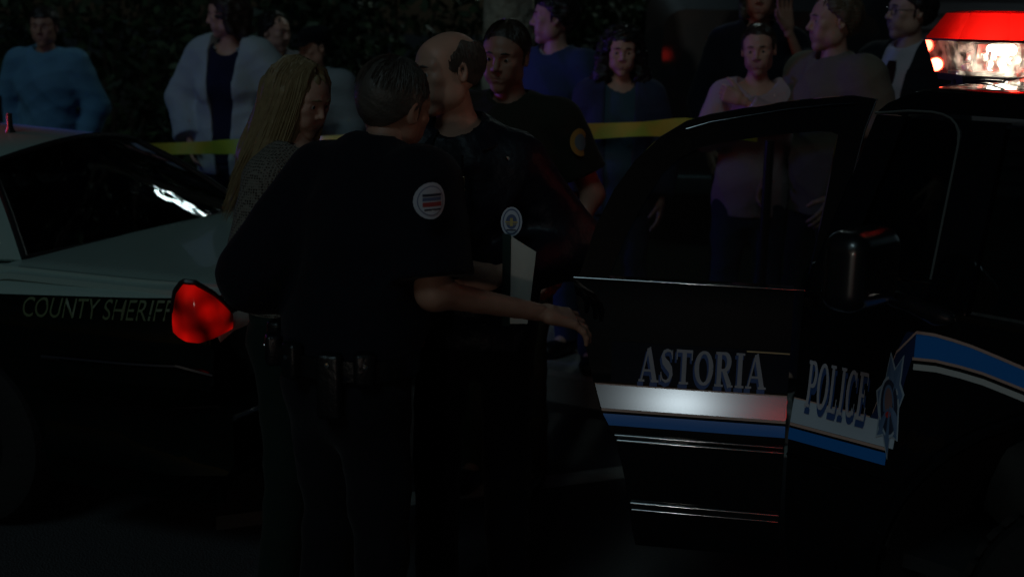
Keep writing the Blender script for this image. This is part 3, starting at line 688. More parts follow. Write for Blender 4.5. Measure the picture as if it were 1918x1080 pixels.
# ------------------------------------------------------------------ police vehicle (right)
BLACK = mat('black_car_paint', (.004,.0043,.005), rough=.5, coat=1.0, spec=.0)
TRIMB = mat('black_trim', (.012,.012,.013), rough=.38)
CHROME = mat('chrome', (.75,.77,.78), rough=.10, metal=1)
SHINY = mat('polished_trim', (.34,.35,.36), rough=.10, metal=1)
RUBBER = mat('rubber', (.006,.006,.006), rough=.85, bump=.4, bscale=50)
SILVER = mat('silver_stripe', (.17,.22,.28), rough=.165, metal=.55, spec=.8); SILVER2 = mat('silver_side_stripe', (.50,.58,.66), rough=.4)
BLUEST = mat('blue_stripe', (.015,.19,.62), rough=.35, coat=.3)
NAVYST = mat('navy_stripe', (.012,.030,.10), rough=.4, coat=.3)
TANL = mat('tan_line', (.55,.36,.30), rough=.5)
WHITEL = mat('white_line', (.55,.55,.53), rough=.5)
LETTER = mat('letter_face', (.46,.45,.50), rough=.42); LETSH = mat('letter_shadow', (.03,.08,.24), rough=.5)
BADGE = [mat('badge_blue', (.10,.17,.30), rough=.45), mat('badge_pale', (.34,.42,.50), rough=.45), mat('badge_dark', (.02,.03,.06), rough=.5), mat('badge_rose', (.22,.13,.13), rough=.5), mat('badge_red', (.45,.03,.03), rough=.5)]
TINT = glassy('tinted_glass', (.34,.40,.38), 1.45); TINT2 = glassy('dark_tinted_glass', (.05,.065,.06), 1.45)
INTER = mat('cabin_dark', (.012,.012,.013), rough=.8)
pa = rad(46); PD = np.array([math.sin(pa), -math.cos(pa), 0]); WD = np.array([math.cos(pa), math.sin(pa), 0])
HW = pixZ(1476, 770, .80); HW[2] = 0
suv = empty('police_vehicle', HW, math.atan2(PD[1], PD[0])); tag(suv, 'black police vehicle with blue and silver stripes and its door swung open', 'police car')
def tol(P): d = np.asarray(P, float)-HW; return np.array([d@PD, d@WD, d[2]])
def rloc(px, py): d = ray(px, py); return tol(CAMP), np.array([d@PD, d@WD, d[2]])
_WZ = [.28,.34,.42,.52,.64,.72,.75,.765,.80,.84,.86,.90,1.05,1.12,1.56,1.59,1.61,1.63,1.645,1.656]; _WW = [.07,.045,.022,.006,.0,.000,.002,.0045,.0110,.0188,.0212,.0225,.026,.028,.150,.162,.175,.198,.230,.275]
def W(z): return np.interp(z, _WZ, _WW)
def spt(px, py, out=0.0):
    o, d = rloc(px, py); z = 1.0
    for _ in range(12): t = (W(z)-out-o[1])/d[1]; z = o[2]+d[2]*t
    return o+d*t
def wpt(px, py, w): o, d = rloc(px, py); t = (w-o[1])/d[1]; return o+d*t
def SP(s, z, out=0.0): return np.array([s, W(z)-out, z])
ARCH = [(.87,.38,.60), (3.62,.38,.50)]
def zb(s):
    z = .34
    for c, cz, r in ARCH:
        if abs(s-c) < r: z = max(z, cz+math.sqrt(r*r-(s-c)**2))
    return z
ss = np.unique(np.concatenate([np.linspace(.006, 4.75, 70), *[c+r*np.cos(np.linspace(0, math.pi, 40)) for c, _, r in ARCH]])); ss = ss[(ss > .005) & (ss < 4.76)]
def nose(s): return max(0, s-4.3)**2*.9
zt_low = lambda s: 1.13 if s < 3.0 else 1.13-.05*(s-3.0)/1.75
g = MB(); P = np.array([[SP(s, lerp(zb(s), zt_low(s), t))+(0,nose(s),0) for t in np.linspace(0, 1, 16)] for s in ss]); g.slab(P, (0,.025,0)); g.build('side_panel', BLACK, suv)
g = MB(); P2 = P.copy(); P2[:,:,1] = 1.84-P[:,:,1]; g.slab(P2, (0,-.025,0)); g.build('side_panel', BLACK, suv)
# arch lips
for c, cz, r in ARCH:
    for mir in (0, 1):
        g = MB(); path = []
        for a in np.linspace(-.06, math.pi+.06, 40):
            p = SP(c-r*math.cos(a), cz+r*math.sin(a), .012); p[1] = 1.84-p[1] if mir else p[1]; path.append(p)
        g.tube(path, .017, n=8); g.build('arch_lip', BLACK, suv)
        g = MB(); g.slab(np.array([[[c-r*math.cos(a), (.06 if not mir else 1.2), cz+r*math.sin(a)], [c-r*math.cos(a), (.64 if not mir else 1.78), cz+r*math.sin(a)]] for a in np.linspace(-.06, math.pi+.06, 24)]), (0,0,.01)); g.build('wheel_well', INTER, suv)
        wy = .165 if not mir else 1.675; sg = 1 if not mir else -1
        wh = MB(); wh.lathe([(.20,-.11),(.30,-.115),(.365,-.105),(.388,-.07),(.392,0),(.388,.07),(.365,.105),(.30,.115),(.20,.11)], 44, 'y', (c, wy, .39))
        for i in range(44):
            a = 2*math.pi*i/44
            for off in (-.055, .055): wh.box((c+.392*math.sin(a), wy+off, .39+.392*math.cos(a)), (.03,.08,.016), rot=np.array([[math.cos(a),0,math.sin(a)],[0,1,0],[-math.sin(a),0,math.cos(a)]]))
        wo = wh.build('wheel', RUBBER, suv)
        rm = MB(); rm.lathe([(.0,-.02*sg),(.06,-.05*sg),(.10,-.03*sg),(.19,-.02*sg),(.215,-.10*sg),(.225,-.11*sg),(.225,.08*sg)], 36, 'y', (c, wy, .39))
        for i in range(8):
            a = 2*math.pi*i/8; rm.box((c+.14*math.sin(a), wy-.045*sg, .39+.14*math.cos(a)), (.05,.03,.13), rot=np.array([[math.cos(a),0,math.sin(a)],[0,1,0],[-math.sin(a),0,math.cos(a)]]))
        rm.build('rim', mat('steel_rim', (.10,.11,.11), rough=.35, metal=.9), wo)
# cab frame above the belt
ZT_ = [1.575,1.598,1.640,1.652,1.656,1.656]
def s_r(z): return .105*np.clip((z-1.12)/.46, 0, 1)**.85
def zt(s): return float(np.interp(s, [.10,.115,.19,.28,.5,3.2], ZT_))
def frame(mir):
    g = MB(); f = (lambda p: np.array([p[0], 1.84-p[1], p[2]])) if mir else (lambda p: p); off = (0,.03,0) if not mir else (0,-.03,0)
    g.slab(np.array([[f(SP(s_r(z)+t*.080, z)) for z in np.linspace(1.131, 1.574, 12)] for t in (0,.5,1)]), off)          # rear pillar
    g.slab(np.array([[f(SP(s, lerp(1.575+.012*min(1,max(0,s-.1)/.2), zt(s), t))) for t in np.linspace(0,1,9)] for s in np.concatenate([np.linspace(.104,.4,16), np.linspace(.5,3.1,26)])]), off)  # top rail
    for a, b_ in ((.335,.440),(1.22,1.34),(2.28,2.38)): g.slab(np.array([[f(SP(s, z, .001)) for z in np.linspace(1.131, 1.574, 8)] for s in np.linspace(a, b_, 4)]), off)
    g.slab(np.array([[f(SP(2.95+(1.65-z)*1.25+t, z, .001)) for z in np.linspace(1.131, 1.58, 8)] for t in (0,.045,.09)]), off)
    g.slab(np.array([[f(SP(s, lerp(1.131, 1.185, t), .0005)) for t in (0,1)] for s in np.linspace(.056, .334, 6)]), off)
    # rounded upper corner of the quarter window
    tri = [f(SP(.335, 1.574)), f(SP(.335, 1.52)), f(SP(.325, 1.553)), f(SP(.308, 1.569)), f(SP(.28, 1.5745))]; g.poly(tri, off)
    g.build('cab_frame', BLACK, suv)
    gl = (((.06,.33,1.19,1.57,True), 'quarter_glass'), ((.442,1.218,1.14,1.57,False), 'side_glass'), ((1.345,2.275,1.14,1.57,False), 'side_glass'), ((2.385,2.93,1.14,1.57,False), 'side_glass'))
    for (a, b_, z0, z1, sl_), nm in gl:
        g = MB(); g.sheet(np.array([[f(SP(lerp(a+(s_r(z)+.022 if sl_ else 0), b_, t), z, -.012)) for z in np.linspace(z0, z1, 8)] for t in np.linspace(0, 1, 6)])); g.build(nm, TINT2, suv)
frame(False); frame(True)
# chrome-edged gasket lines seen on the window edge
g = MB(); g.tube([SP(.10,1.578,.004), SP(.19,1.589,.004), SP(.25,1.590,.004), SP(.28,1.586,.004), SP(.302,1.578,.004), SP(.319,1.565,.004), SP(.330,1.547,.004), SP(.335,1.52,.004), SP(.336,1.45,.004), SP(.338,1.2,.004)], .0032, n=8); g.build('gasket', mat('gasket_grey', (.09,.10,.095), rough=.3), suv)
g = MB(); g.tube([SP(s, 1.568, .006) for s in np.linspace(.445, 3.0, 12)], .006, n=6); g.build('gasket', SHINY, suv)
# roof
P = np.array([[[s, w, zt(s)+.030*(1-((w-.92)/.645)**2)+.008*math.sqrt(max(0,1-((w-.92)/.645)**2))] for w in .92+.645*np.sin(np.linspace(-math.pi/2, math.pi/2, 21))] for s in np.concatenate([np.linspace(.10,.5,9), np.linspace(.8,3.1,8)])])
g = MB(); g.slab(P, (0,0,-.03)); g.build('roof', BLACK, suv)
# drip seam that runs over the roof corner and down the pillar
g = MB(); g.tube([np.array([s, W(zt(s))+.012+o, zt(s)+.012]) for s, o in ((.24,.10),(.29,.06),(.34,.025),(.37,.0))], .004, n=6); g.build('door_seam', TRIMB, suv)
# bonnet, windscreen, grille, far end
g = MB(); g.slab(np.array([[[s, w, 1.13-.03*(s-3)/1.75+.05*(1-((w-.92)/.86)**2)] for w in np.linspace(.07, 1.77, 11)] for s in np.linspace(3.0, 4.72, 8)]), (0,0,-.02)); g.build('bonnet', BLACK, suv)
g = MB(); g.sheet(np.array([[[lerp(2.95, 3.5, t)-.08*((w-.92)/.7)**2, lerp(.92+(w-.92)*.92, w, t), lerp(1.63, 1.14, t)] for w in np.linspace(.14, 1.70, 11)] for t in np.linspace(0, 1, 6)])); g.build('windscreen', TINT, suv)
g = MB(); g.rbox((4.74,.92,.82), (.06,1.5,.5), r=.025); g.rbox((4.80,.92,.48), (.16,1.8,.22), r=.05); g.build('front_end', TRIMB, suv)
for w in (.28, 1.56): g = MB(); g.rbox((4.78,w,.86), (.05,.34,.2), r=.02); g.build('headlight', mat('headlight_off', (.5,.5,.5), rough=.1), suv)
# dark cabin: floor, end wall, seats
g = MB(); g.box((2.3,.92,.42), (4.4,1.5,.04)); g.box((3.05,.92,.78), (.05,1.5,.6)); g.build('cabin_floor', INTER, suv, smooth=False)
for s0, w in ((.95,.92),(2.1,.52),(2.1,1.32)):
    g = MB(); wd = 1.2 if s0 < 1 else .5; g.rbox((s0+.25,w,.72), (.5,wd,.16), r=.05); g.rbox((s0,w,1.02), (.14,wd,.62), r=.06); g.build('seat', mat('seat_cloth', (.02,.022,.022), rough=.9, bump=.3), suv)
g = MB(); g.slab(np.array([[[.0+.0*z, lerp(W(z)+.03, 1.81-W(z), t), z] for z in (.34,.44,.5)] for t in np.linspace(0,1,8)]), (.03,0,0)); g.build('rear_sill', TRIMB, suv)
# rear bumper lower line on the side
g = MB(); g.tube([SP(s, .687-.0*s, .004) for s in np.linspace(.008,.31,8)], .004, n=6); g.build('body_crease', BLACK, suv)

# ---- stripes on the side
def strip(fn, lo, hi, s0, s1, out, m, nm, parent, n=24, nz=2, dom=None):
    g = MB(); P = np.array([[fn(s, lerp(lo(s), hi(s), t), out) for t in np.linspace(0, 1, nz)] for s in np.linspace(s0, s1, n)]); g.sheet(P); return g.build(nm, m, parent)
cst = lambda v: (lambda s: v)
def bandtop(s): return float(np.interp(s, [.225,.235,.25,.27,.285,.30,.36,.45,.53,.62,.8,1.2,4.5], [.836,.85,.905,.985,1.03,1.068,1.074,1.066,1.050,1.030,1.0,.99,.99]))
def bandbot(s): return float(np.interp(s, [.225,.30,.305,.32,.40,.50,.607,.8,1.2,4.5], [.834,.836,.93,1.004,1.012,1.004,.985,.95,.94,.94]))
lst = [(cst(.772), cst(.834), .006, .30, .002, SILVER2, 'silver_stripe'), (cst(.764), cst(.7715), .006, .285, .0024, TANL, 'pin_line'), (cst(.834), cst(.8375), .006, .225, .0024, TANL, 'pin_line'),
       (cst(.727), cst(.758), .006, .285, .002, BLUEST, 'blue_stripe')]
for lo_, hi_, a, b_, out, m, nm in lst: strip(SP, lo_, hi_, a, b_, out, m, nm, suv, n=14)
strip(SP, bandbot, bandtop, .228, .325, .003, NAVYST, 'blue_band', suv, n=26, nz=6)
strip(SP, bandbot, bandtop, .325, 4.4, .003, BLUEST, 'blue_band', suv, n=70, nz=6)
strip(SP, lambda s: bandtop(s)-.0035, lambda s: bandtop(s)+.004, .232, 4.4, .0042, TANL, 'pin_line', suv, n=90)
strip(SP, lambda s: bandbot(s)-.003, lambda s: bandbot(s)+.004, .322, 4.4, .0042, TANL, 'pin_line', suv, n=70)
strip(SP, lambda s: bandbot(s)-.027, lambda s: bandbot(s)-.012, .326, 4.4, .0036, WHITEL, 'pin_line', suv, n=70)
# ---- star badge
def side_poly(pix, out, m, nm, parent=suv):
    pts = np.array([spt(x, y, out) for x, y in pix]); g = MB(); g.poly(pts, (0,.0008,0)); return g.build(nm, m, parent, smooth=False)
star = [(1669,658),(1677,689),(1694,664),(1687,717),(1694,739),(1684,765),(1681,827),(1667,815),(1661,861),(1653,815),(1640,818),(1645,780),(1641,731),(1657,715),(1662,690)]
cx_, cy_ = 1664, 762
sb = side_poly(star, .0055, BADGE[1], 'star_badge')
side_poly([(cx_+(x-cx_)*.88, cy_+(y-cy_)*.93) for x, y in star], .0065, BADGE[0], 'star_face', sb)
def oval(cx, cy, rx, ry, out, m, nm): side_poly([(cx+rx*math.cos(a)+.05*ry*math.sin(a)*0, cy+ry*math.sin(a)) for a in np.linspace(0, 2*math.pi, 24, endpoint=False)], out, m, nm, sb)
oval(1665,762,19,58,.0075,BADGE[1],'ring'); oval(1665,762,16,52,.0085,BADGE[2],'ring'); oval(1664,756,10,36,.0095,BADGE[0],'ring'); oval(1664,752,7,26,.0105,BADGE[3],'ring'); oval(1663,776,5,6,.0115,BADGE[4],'ring')

# ---- serif lettering built from strokes (unit cell, x right, y up)
def arc(cx, cy, rx, ry, a0, a1, n=18): return [(cx+rx*math.cos(rad(a)), cy+ry*math.sin(rad(a))) for a in np.linspace(a0, a1, n)]
TK, TN = .23, .085
def wob(pts): return pts
def ring_w(n, a0, a1): return [TN+(TK*1.05-TN)*abs(math.cos(rad(a)))**1.5 for a in np.linspace(a0, a1, n)]
def bar(x0, y0, x1, y1, w): return ([(x0,y0),(x1,y1)], [w, w])
def serif(x, y, w=.46): return bar(x-w/2, y, x+w/2, y, .065)
GL = {
 'I': (.52, [bar(.26,.02,.26,.98,TK), serif(.26,.032), serif(.26,.968)]),
 'T': (.92, [bar(.46,.02,.46,.95,TK), serif(.46,.032,.5), bar(.02,.955,.90,.955,.09), bar(.055,.70,.055,.97,.06), bar(.865,.70,.865,.97,.06)]),
 'A': (.98, [([(.10,.03),(.44,.97)],[TN,TN]), ([(.47,.99),(.84,.02)],[TK*.9,TK]), bar(.22,.33,.68,.33,.07), serif(.12,.032,.32), serif(.84,.032,.42)]),
 'L': (.80, [bar(.22,.02,.22,.98,TK), serif(.22,.968,.46), bar(.02,.04,.74,.04,.08), bar(.73,.02,.73,.30,.065)]),
 'E': (.84, [bar(.22,.02,.22,.98,TK), bar(.02,.04,.78,.04,.08), bar(.02,.96,.76,.96,.08), bar(.3,.51,.56,.51,.07), bar(.77,.02,.77,.28,.06), bar(.75,.74,.75,.98,.06), bar(.56,.38,.56,.64,.055)]),
 'P': (.84, [bar(.22,.02,.22,.98,TK), serif(.22,.032,.46), bar(.02,.96,.45,.96,.08), (arc(.45,.71,.28,.25,90,-90), ring_w(18,90,-90)), bar(.3,.46,.45,.46,.075)]),
 'R': (.96, [bar(.22,.02,.22,.98,TK), serif(.22,.032,.46), bar(.02,.96,.45,.96,.08), (arc(.45,.72,.28,.24,90,-90), ring_w(18,90,-90)), bar(.3,.48,.45,.48,.075), ([(.46,.50),(.80,.03)],[TK*.8,TK]), serif(.84,.032,.26)]),
 'O': (1.0, [(arc(.5,.5,.38,.455,0,360,34), ring_w(34,0,360))]),
 'C': (.92, [(arc(.5,.5,.37,.455,48,312,28), ring_w(28,48,312)), bar(.80,.64,.80,.97,.06), bar(.80,.05,.80,.30,.05)]),
 'S': (.76, [([(.66,.80),(.58,.93),(.40,.955),(.22,.90),(.16,.77),(.24,.63),(.42,.52),(.58,.40),(.63,.25),(.54,.10),(.36,.045),(.18,.09),(.09,.24)], [.05,.07,.085,.12,.18,.24,.27,.24,.18,.12,.085,.07,.05]), bar(.665,.70,.665,.97,.05), bar(.085,.04,.085,.32,.05)]),
}
def word(text, place, x0, x1, y0, y1, out, mats, nm, parent, shadow=(.10,-.12), slant=0.0, gap=.10):
    wsum = sum(GL[c][0] for c in text)+gap*(len(text)-1); sx = (x1-x0)/wsum
    for layer in (1, 0):
        g = MB(); x = 0; k = 0
        for c in text:
            w, strokes = GL[c]
            for pts, wd in strokes:
                pts = np.array(pts, float); wd = np.array(wd); T = np.gradient(pts, axis=0); T /= np.linalg.norm(T, axis=1)[:, None]+1e-9; N = np.stack([-T[:,1], T[:,0]], 1)
                grow = 1.0 if layer == 0 else 1.0
                wd2 = wd*grow+(.05 if layer else 0); dx, dy = (shadow if layer else (0,0)); k += 1
                m_ = max(2, int(len(pts)))
                if len(pts) == 2: pts = np.array([pts[0]+(pts[1]-pts[0])*t for t in (0,.25,.5,.75,1)]); N = np.repeat(N[:1], 5, 0); wd2 = np.interp(np.linspace(0,1,5), [0,1], wd2)
                P = np.array([[place(x0+(x+(p[0]+n_[0]*s_*w_/2)+dx+slant*p[1])*sx, y0+((p[1]+n_[1]*s_*w_/2)+dy)*(y1-y0), out+(.0006 if layer == 0 else 0)+.00004*(k % 12)) for s_ in (-1,1)] for p, n_, w_ in zip(pts, N, wd2)])
                g.sheet(P)
            x += w+gap
        g.build('lettering' if layer == 0 else 'lettering_shadow', mats[layer], parent, smooth=False)
word('POLICE', lambda x, y, o: SP(x, y, o), .040, .212, .822, .945, .0048, [LETTER, LETSH], 'police', suv, slant=.10)

# ---- open door
DA = rad(80); QD = np.array([-math.sin(DA), math.cos(DA), 0]); MD = np.array([math.cos(DA), math.sin(DA), 0])
def DP(a, z, out=0.0):
    """point on the door skin: a metres from the hinge, local to the vehicle"""
    P = HW + QD*a + MD*(W(z)-out); P = P.copy(); P[2] = z; return tol(P)
def dpt(px, py, out=0.0):
    d = ray(px, py); z = 1.0; P = None
    for _ in range(12):
        t = ((HW-CAMP)@MD + W(z)-out)/(d@MD); P = CAMP+d*t; z = P[2]
    return tol(P)
def dra(px, py):
    d = ray(px, py); z = 1.0
    for _ in range(12): t = ((HW-CAMP)@MD + W(z))/(d@MD); P = CAMP+d*t; z = P[2]
    return (P-HW)@QD, z
minw = np.array([MD@PD, MD@WD, 0])
def rear_a(z): return float(np.interp(z, [.37,.40,.49,.60,.69,.76,.84,1.0,1.13], [.385,.393,.405,.425,.452,.492,.518,.556,.585]))
door = MB(); P = np.array([[DP(lerp(.003, rear_a(z), t), z) for z in np.concatenate([np.linspace(.375,.7,9), np.linspace(.72,1.12,14)])] for t in np.linspace(0, 1, 12)]); door.slab(P, minw*.055); dr = door.build('door', BLACK, suv)
def dstrip(lo_, hi_, a0, a1, out, m, nm):
    g = MB(); P = np.array([[DP(lerp(a0, min(a1, rear_a(lerp(lo_,hi_,t))-.004), u), lerp(lo_, hi_, t), out) for t in np.linspace(0,1,4)] for u in np.linspace(0,1,14)]); g.sheet(P); return g.build(nm, m, dr)
dstrip(.772,.834,.004,.60,.002,SILVER,'silver_stripe'); dstrip(.834,.8375,.004,.60,.0024,TANL,'pin_line'); dstrip(.765,.7715,.004,.6,.0022,TANL,'pin_line'); dstrip(.727,.758,.004,.6,.002,BLUEST,'blue_stripe')
dstrip(.842,.955,.004,.47,.0012,mat('door_decal_field', (.004,.007,.014), rough=.5, spec=0, coat=.8),'decal_field')
dstrip(.9475,.9515,.004,.115,.0026,mat('gold_line', (.45,.36,.20), rough=.35, metal=.5),'pin_line')
word('ASTORIA', lambda x, y, o: DP(.394-x, y, o), 0, .330, .850, .944, .0034, [mat('letter_door', (.33,.32,.36), rough=.42), LETSH], 'astoria', dr, shadow=(-.06,-.10))
def rod(z, r, out, m, nm, a0=.006, a1=None):
    g = MB(); a1 = a1 if a1 else rear_a(z)-.006; g.tube([DP(a, z, out) for a in np.linspace(a0, a1, 16)], r, n=10); return g.build(nm, m, dr)
rod(.700,.0042,.003,SHINY,'moulding'); rod(.686,.0055,.004,SHINY,'moulding'); rod(.508,.0055,.004,SHINY,'moulding'); rod(.488,.0042,.003,SHINY,'moulding')
g = MB(); g.slab(np.array([[DP(a, z, .006) for z in (.487,.509)] for a in np.linspace(.006,.40,6)]), minw*.004); g.build('moulding', TRIMB, dr)
g = MB(); g.tube([DP(a, 1.121, .004) for a in np.linspace(-.05,.58,16)], .0042, n=10); g.build('belt_trim', SHINY, dr)
# window frame and glass
outer = [(1538,549),(1560,480),(1590,350),(1617,245),(1640,186),(1600,180),(1560,182),(1480,190),(1400,203),(1330,215),(1285,228),(1235,258),(1190,300),(1150,355),(1115,425),(1083,522)]
inner = [(1508,546),(1524,480),(1546,380),(1561,300),(1570,252),(1556,247),(1530,246),(1470,251),(1400,260),(1345,269),(1310,277),(1272,297),(1240,328),(1206,380),(1174,440),(1138,524)]
g = MB(); g.slab(np.array([[lerp(dpt(*i_), dpt(*o_), t) for t in (0,.5,1)] for o_, i_ in zip(outer, inner)]), minw*.035); wf = g.build('window_frame', BLACK, dr)
g = MB(); g.tube([dpt(x+2, y, .004) for x, y in outer[1:5]], .003, n=6); g.build('frame_edge', SHINY, dr)
g = MB(); g.tube([dpt(x, y+14, .003) for x, y in outer[5:11]], .0025, n=6); g.build('frame_edge', SHINY, dr)
top_i = np.array([dpt(*p, -.016) for p in inner]); c0, c1 = top_i[0], top_i[-1]
g = MB(); g.sheet(np.array([[lerp(lerp(c0, c1, j/15), q_, t) for t in np.linspace(0, 1, 6)] for j, q_ in enumerate(top_i)])); g.build('glass', TINT, dr)
# ---- side mirror
fm = SP(.372, 1.135); hc = wpt(1612, 502, -.22); 
f = Field(np.minimum(hc, fm)-.2, np.maximum(hc, fm)+.2, .0065)
def rb(X, Y, Z):
    qx, qy, qz = np.abs(X-hc[0])-.012, np.abs(Y-hc[1]-.02*(Z-hc[2]))-.062, np.abs(Z-hc[2])-.048
    return np.sqrt(np.maximum(qx,0)**2+np.maximum(qy,0)**2+np.maximum(qz,0)**2)+np.minimum(np.maximum(qx, np.maximum(qy, qz)), 0)-.044
f.func(rb, k=.004, mode='add')
f.cap(hc+(0,.08,-.062), hc+(0,.16,-.088), .020, .017, k=.03); f.cap(hc+(0,.15,-.088), fm+(0,-.01,-.012), .017, .026, k=.03); f.cap(fm+(-.05,-.004,-.02), fm+(.03,-.004,-.018), .016, k=.02)
f.func(lambda X,Y,Z: (hc[0]-.045)-X+0*Y+0*Z, k=.006, mode='int')
V, Q = f.mesh(); g = MB(); g.raw(V, Q); mo = g.build('side_mirror', mat('mirror_shell', (.006,.006,.007), rough=.30, spec=.8, coat=.6), suv)
g = MB(); g.rbox(hc+(-.047,0,0), (.006,.15,.12), r=.002); g.build('mirror_glass', mat('mirror_silver', (.8,.8,.8), rough=.02, metal=1), mo)
# ---- roof light bar
W0, W1 = .36, 1.52; zl = wpt(1840, 150, W0)[2]+.002; zs_ = wpt(1840, 77, W0)[2]; zd_ = wpt(1840, 20, W0)[2]; e0 = wpt(1792, 110, W0); e1 = wpt(1888, 105, W0); e2 = wpt(1729, 85, W0+.13); print('LB', zl, zs_, zd_, zt(.4)+.045*(1-((W0-.92)/.69)**2))
s0_, s1_, s2_ = e2[0], e0[0], e1[0]; s3_ = s2_+.10
plan = [(s1_,W0),(s2_,W0),(s3_,W0+.13),(s3_,W1-.13),(s2_,W1),(s1_,W1),(s0_,W1-.13),(s0_,W0+.14)]
pc = np.array([(s0_+s3_)/2, .92])
def prism(g, z0, z1, k0, k1, m=0, seg=6, cap=True):
    ring = []
    for i in range(8):
        a_, b_ = np.array(plan[i]), np.array(plan[(i+1) % 8])
        for t in np.linspace(0, 1, seg, endpoint=False): ring.append(lerp(a_, b_, t))
    ring = np.array(ring); d_ = ring-pc; half = np.array([(s3_-s0_)/2, .58])
    sh = lambda ins: pc+d_*(1-ins/half)
    P = np.stack([np.column_stack([sh(k0), np.full(len(ring), z0)]), np.column_stack([sh(k1), np.full(len(ring), z1)])], 1); g.sheet(P, m, closeu=True)
    if cap: V = np.vstack([P[:,1], P[:,1].mean(0)]); g.tri(V, [[i, (i+1) % len(ring), len(ring)] for i in range(len(ring))], m)
lb = empty('light_bar'); lb.parent = suv
g = MB(); prism(g, zl-.012, zl+.006, .034, .030); g.build('base_tray', TRIMB, lb)
for w in (.46, 1.42): g = MB(); g.rbox((pc[0], w, zl-.03), (.16,.07,.05), r=.01); g.build('mount_foot', TRIMB, lb)
LENS = bpy.data.materials.new('clear_lens'); LENS.use_nodes = True; nt = LENS.node_tree; nt.nodes.remove(nt.nodes['Principled BSDF']); out_ = nt.nodes['Material Output']
def nd(t, **kw):
    n = nt.nodes.new(t)
    for k_, v_ in kw.items(): n.inputs[k_].default_value = v_
    return n
L_ = nt.links.new; a1 = nd('ShaderNodeBsdfTransparent', Color=(.93,.95,.92,1)); a2 = nd('ShaderNodeBsdfTranslucent', Color=(.8,.8,.74,1)); a3 = nd('ShaderNodeBsdfGlossy', Roughness=.04); x1 = nd('ShaderNodeMixShader', Fac=.16); x2 = nd('ShaderNodeMixShader'); fz = nd('ShaderNodeFresnel', IOR=1.4)
tn = nd('ShaderNodeTexNoise', Scale=26.0, Detail=3.0); tcd = nd('ShaderNodeTexCoord'); mr_ = nd('ShaderNodeMapRange'); mr_.inputs['From Min'].default_value = .42; mr_.inputs['From Max'].default_value = .62; mr_.inputs['To Min'].default_value = .02; mr_.inputs['To Max'].default_value = .26
L_(tcd.outputs['Object'], tn.inputs['Vector']); L_(tn.outputs['Fac'], mr_.inputs[0]); L_(mr_.outputs[0], x1.inputs[0])
L_(a1.outputs[0], x1.inputs[1]); L_(a2.outputs[0], x1.inputs[2]); L_(fz.outputs[0], x2.inputs[0]); L_(x1.outputs[0], x2.inputs[1]); L_(a3.outputs[0], x2.inputs[2]); L_(x2.outputs[0], out_.inputs[0])
g = MB(); prism(g, zl+.007, zs_-.003, .026, .0, cap=False); g.build('clear_lens', LENS, lb, smooth=False)
g = MB(); prism(g, zs_-.0025, zs_+.0025, -.003, -.003, cap=False); g.build('lens_rim', mat('rim_dark', (.05,.01,.01), rough=.4), lb, smooth=False)
redm = bpy.data.materials.new('red_dome'); redm.use_nodes = True; nt = redm.node_tree; nt.nodes.remove(nt.nodes['Principled BSDF']); out_ = nt.nodes['Material Output']
def nd(t, **kw):
    n = nt.nodes.new(t)
    for k_, v_ in kw.items(): n.inputs[k_].default_value = v_
    return n
t1 = nd('ShaderNodeBsdfTransparent', Color=(.75,.006,.003,1)); t2 = nd('ShaderNodeBsdfTranslucent', Color=(.50,.006,.004,1)); t3 = nd('ShaderNodeBsdfDiffuse', Color=(.35,.008,.006,1)); t4 = nd('ShaderNodeBsdfGlossy', Roughness=.12)
m1 = nd('ShaderNodeMixShader', Fac=.62); m2 = nd('ShaderNodeMixShader', Fac=.30); m3 = nd('ShaderNodeMixShader'); fz = nd('ShaderNodeFresnel', IOR=1.4)
L_ = nt.links.new; L_(t1.outputs[0], m1.inputs[1]); L_(t2.outputs[0], m1.inputs[2]); L_(m1.outputs[0], m2.inputs[1]); L_(t3.outputs[0], m2.inputs[2]); L_(fz.outputs[0], m3.inputs[0]); L_(m2.outputs[0], m3.inputs[1]); L_(t4.outputs[0], m3.inputs[2]); L_(m3.outputs[0], out_.inputs[0])
BULB = np.array([lerp(s1_, s2_, .62), W0+.075, zs_-.022])
g = MB(); prism(g, zs_+.003, zd_-.006, .0, .040); prism(g, zd_-.006, zd_, .040, .060); g.build('red_dome', redm, lb, smooth=False)
# lamps and reflectors inside the clear lens
refl = mat('reflector', (.8,.8,.78), rough=.28, metal=1, bump=.6, bscale=45, bdist=.01)
g = MB(); g.box((pc[0], .92, zl+.012), (.16,1.02,.008)); g.box((pc[0]-.02, .92, zl+.05), (.01,.98,.07)); g.build('reflector', refl, lb, smooth=False)
for i in range(5):
    w = .50+i*.21; g = MB(); g.lathe([(.006,0),(.022,.012),(.036,.032),(.040,.045)], 18, 'x', (pc[0]+.01, w, zl+.05)); g.build('lamp_bowl', refl, lb)
q = np.random.default_rng(5)
for i in range(9):
    g = MB(); c = (lerp(s1_-.02, s2_-.0, q.random()), W0+.05+.05*q.random(), zl+.02+.05*q.random()); g.rbox(c, (.012+.012*q.random(),.012,.014+.014*q.random()), r=.003, rot=rot3(q.uniform(0,3), q.uniform(-.5,.5), q.uniform(-.5,.5)))
    g.build('bracket', refl, lb)
bw = mat('white_bulb', (1,1,1), emit=(1,.93,.72), estr=26.0)
g = MB(); g.rbox(BULB, (.075,.028,.026), r=.011); g.build('bulb', bw, lb)
def suvw(p): return HW+PD*p[0]+WD*p[1]+np.array([0,0,p[2]])
point_lamp('light_bar_white', suvw(BULB+(0,-.035,-.02)), .7, (1,.92,.75), .02)
point_lamp('light_bar_red', suvw(BULB+(-.01,.06,.05)), .6, (1,.05,.025), .018); point_lamp('light_bar_red', suvw((pc[0], .95, zs_+.035)), 1.0, (1,.06,.03), .02)
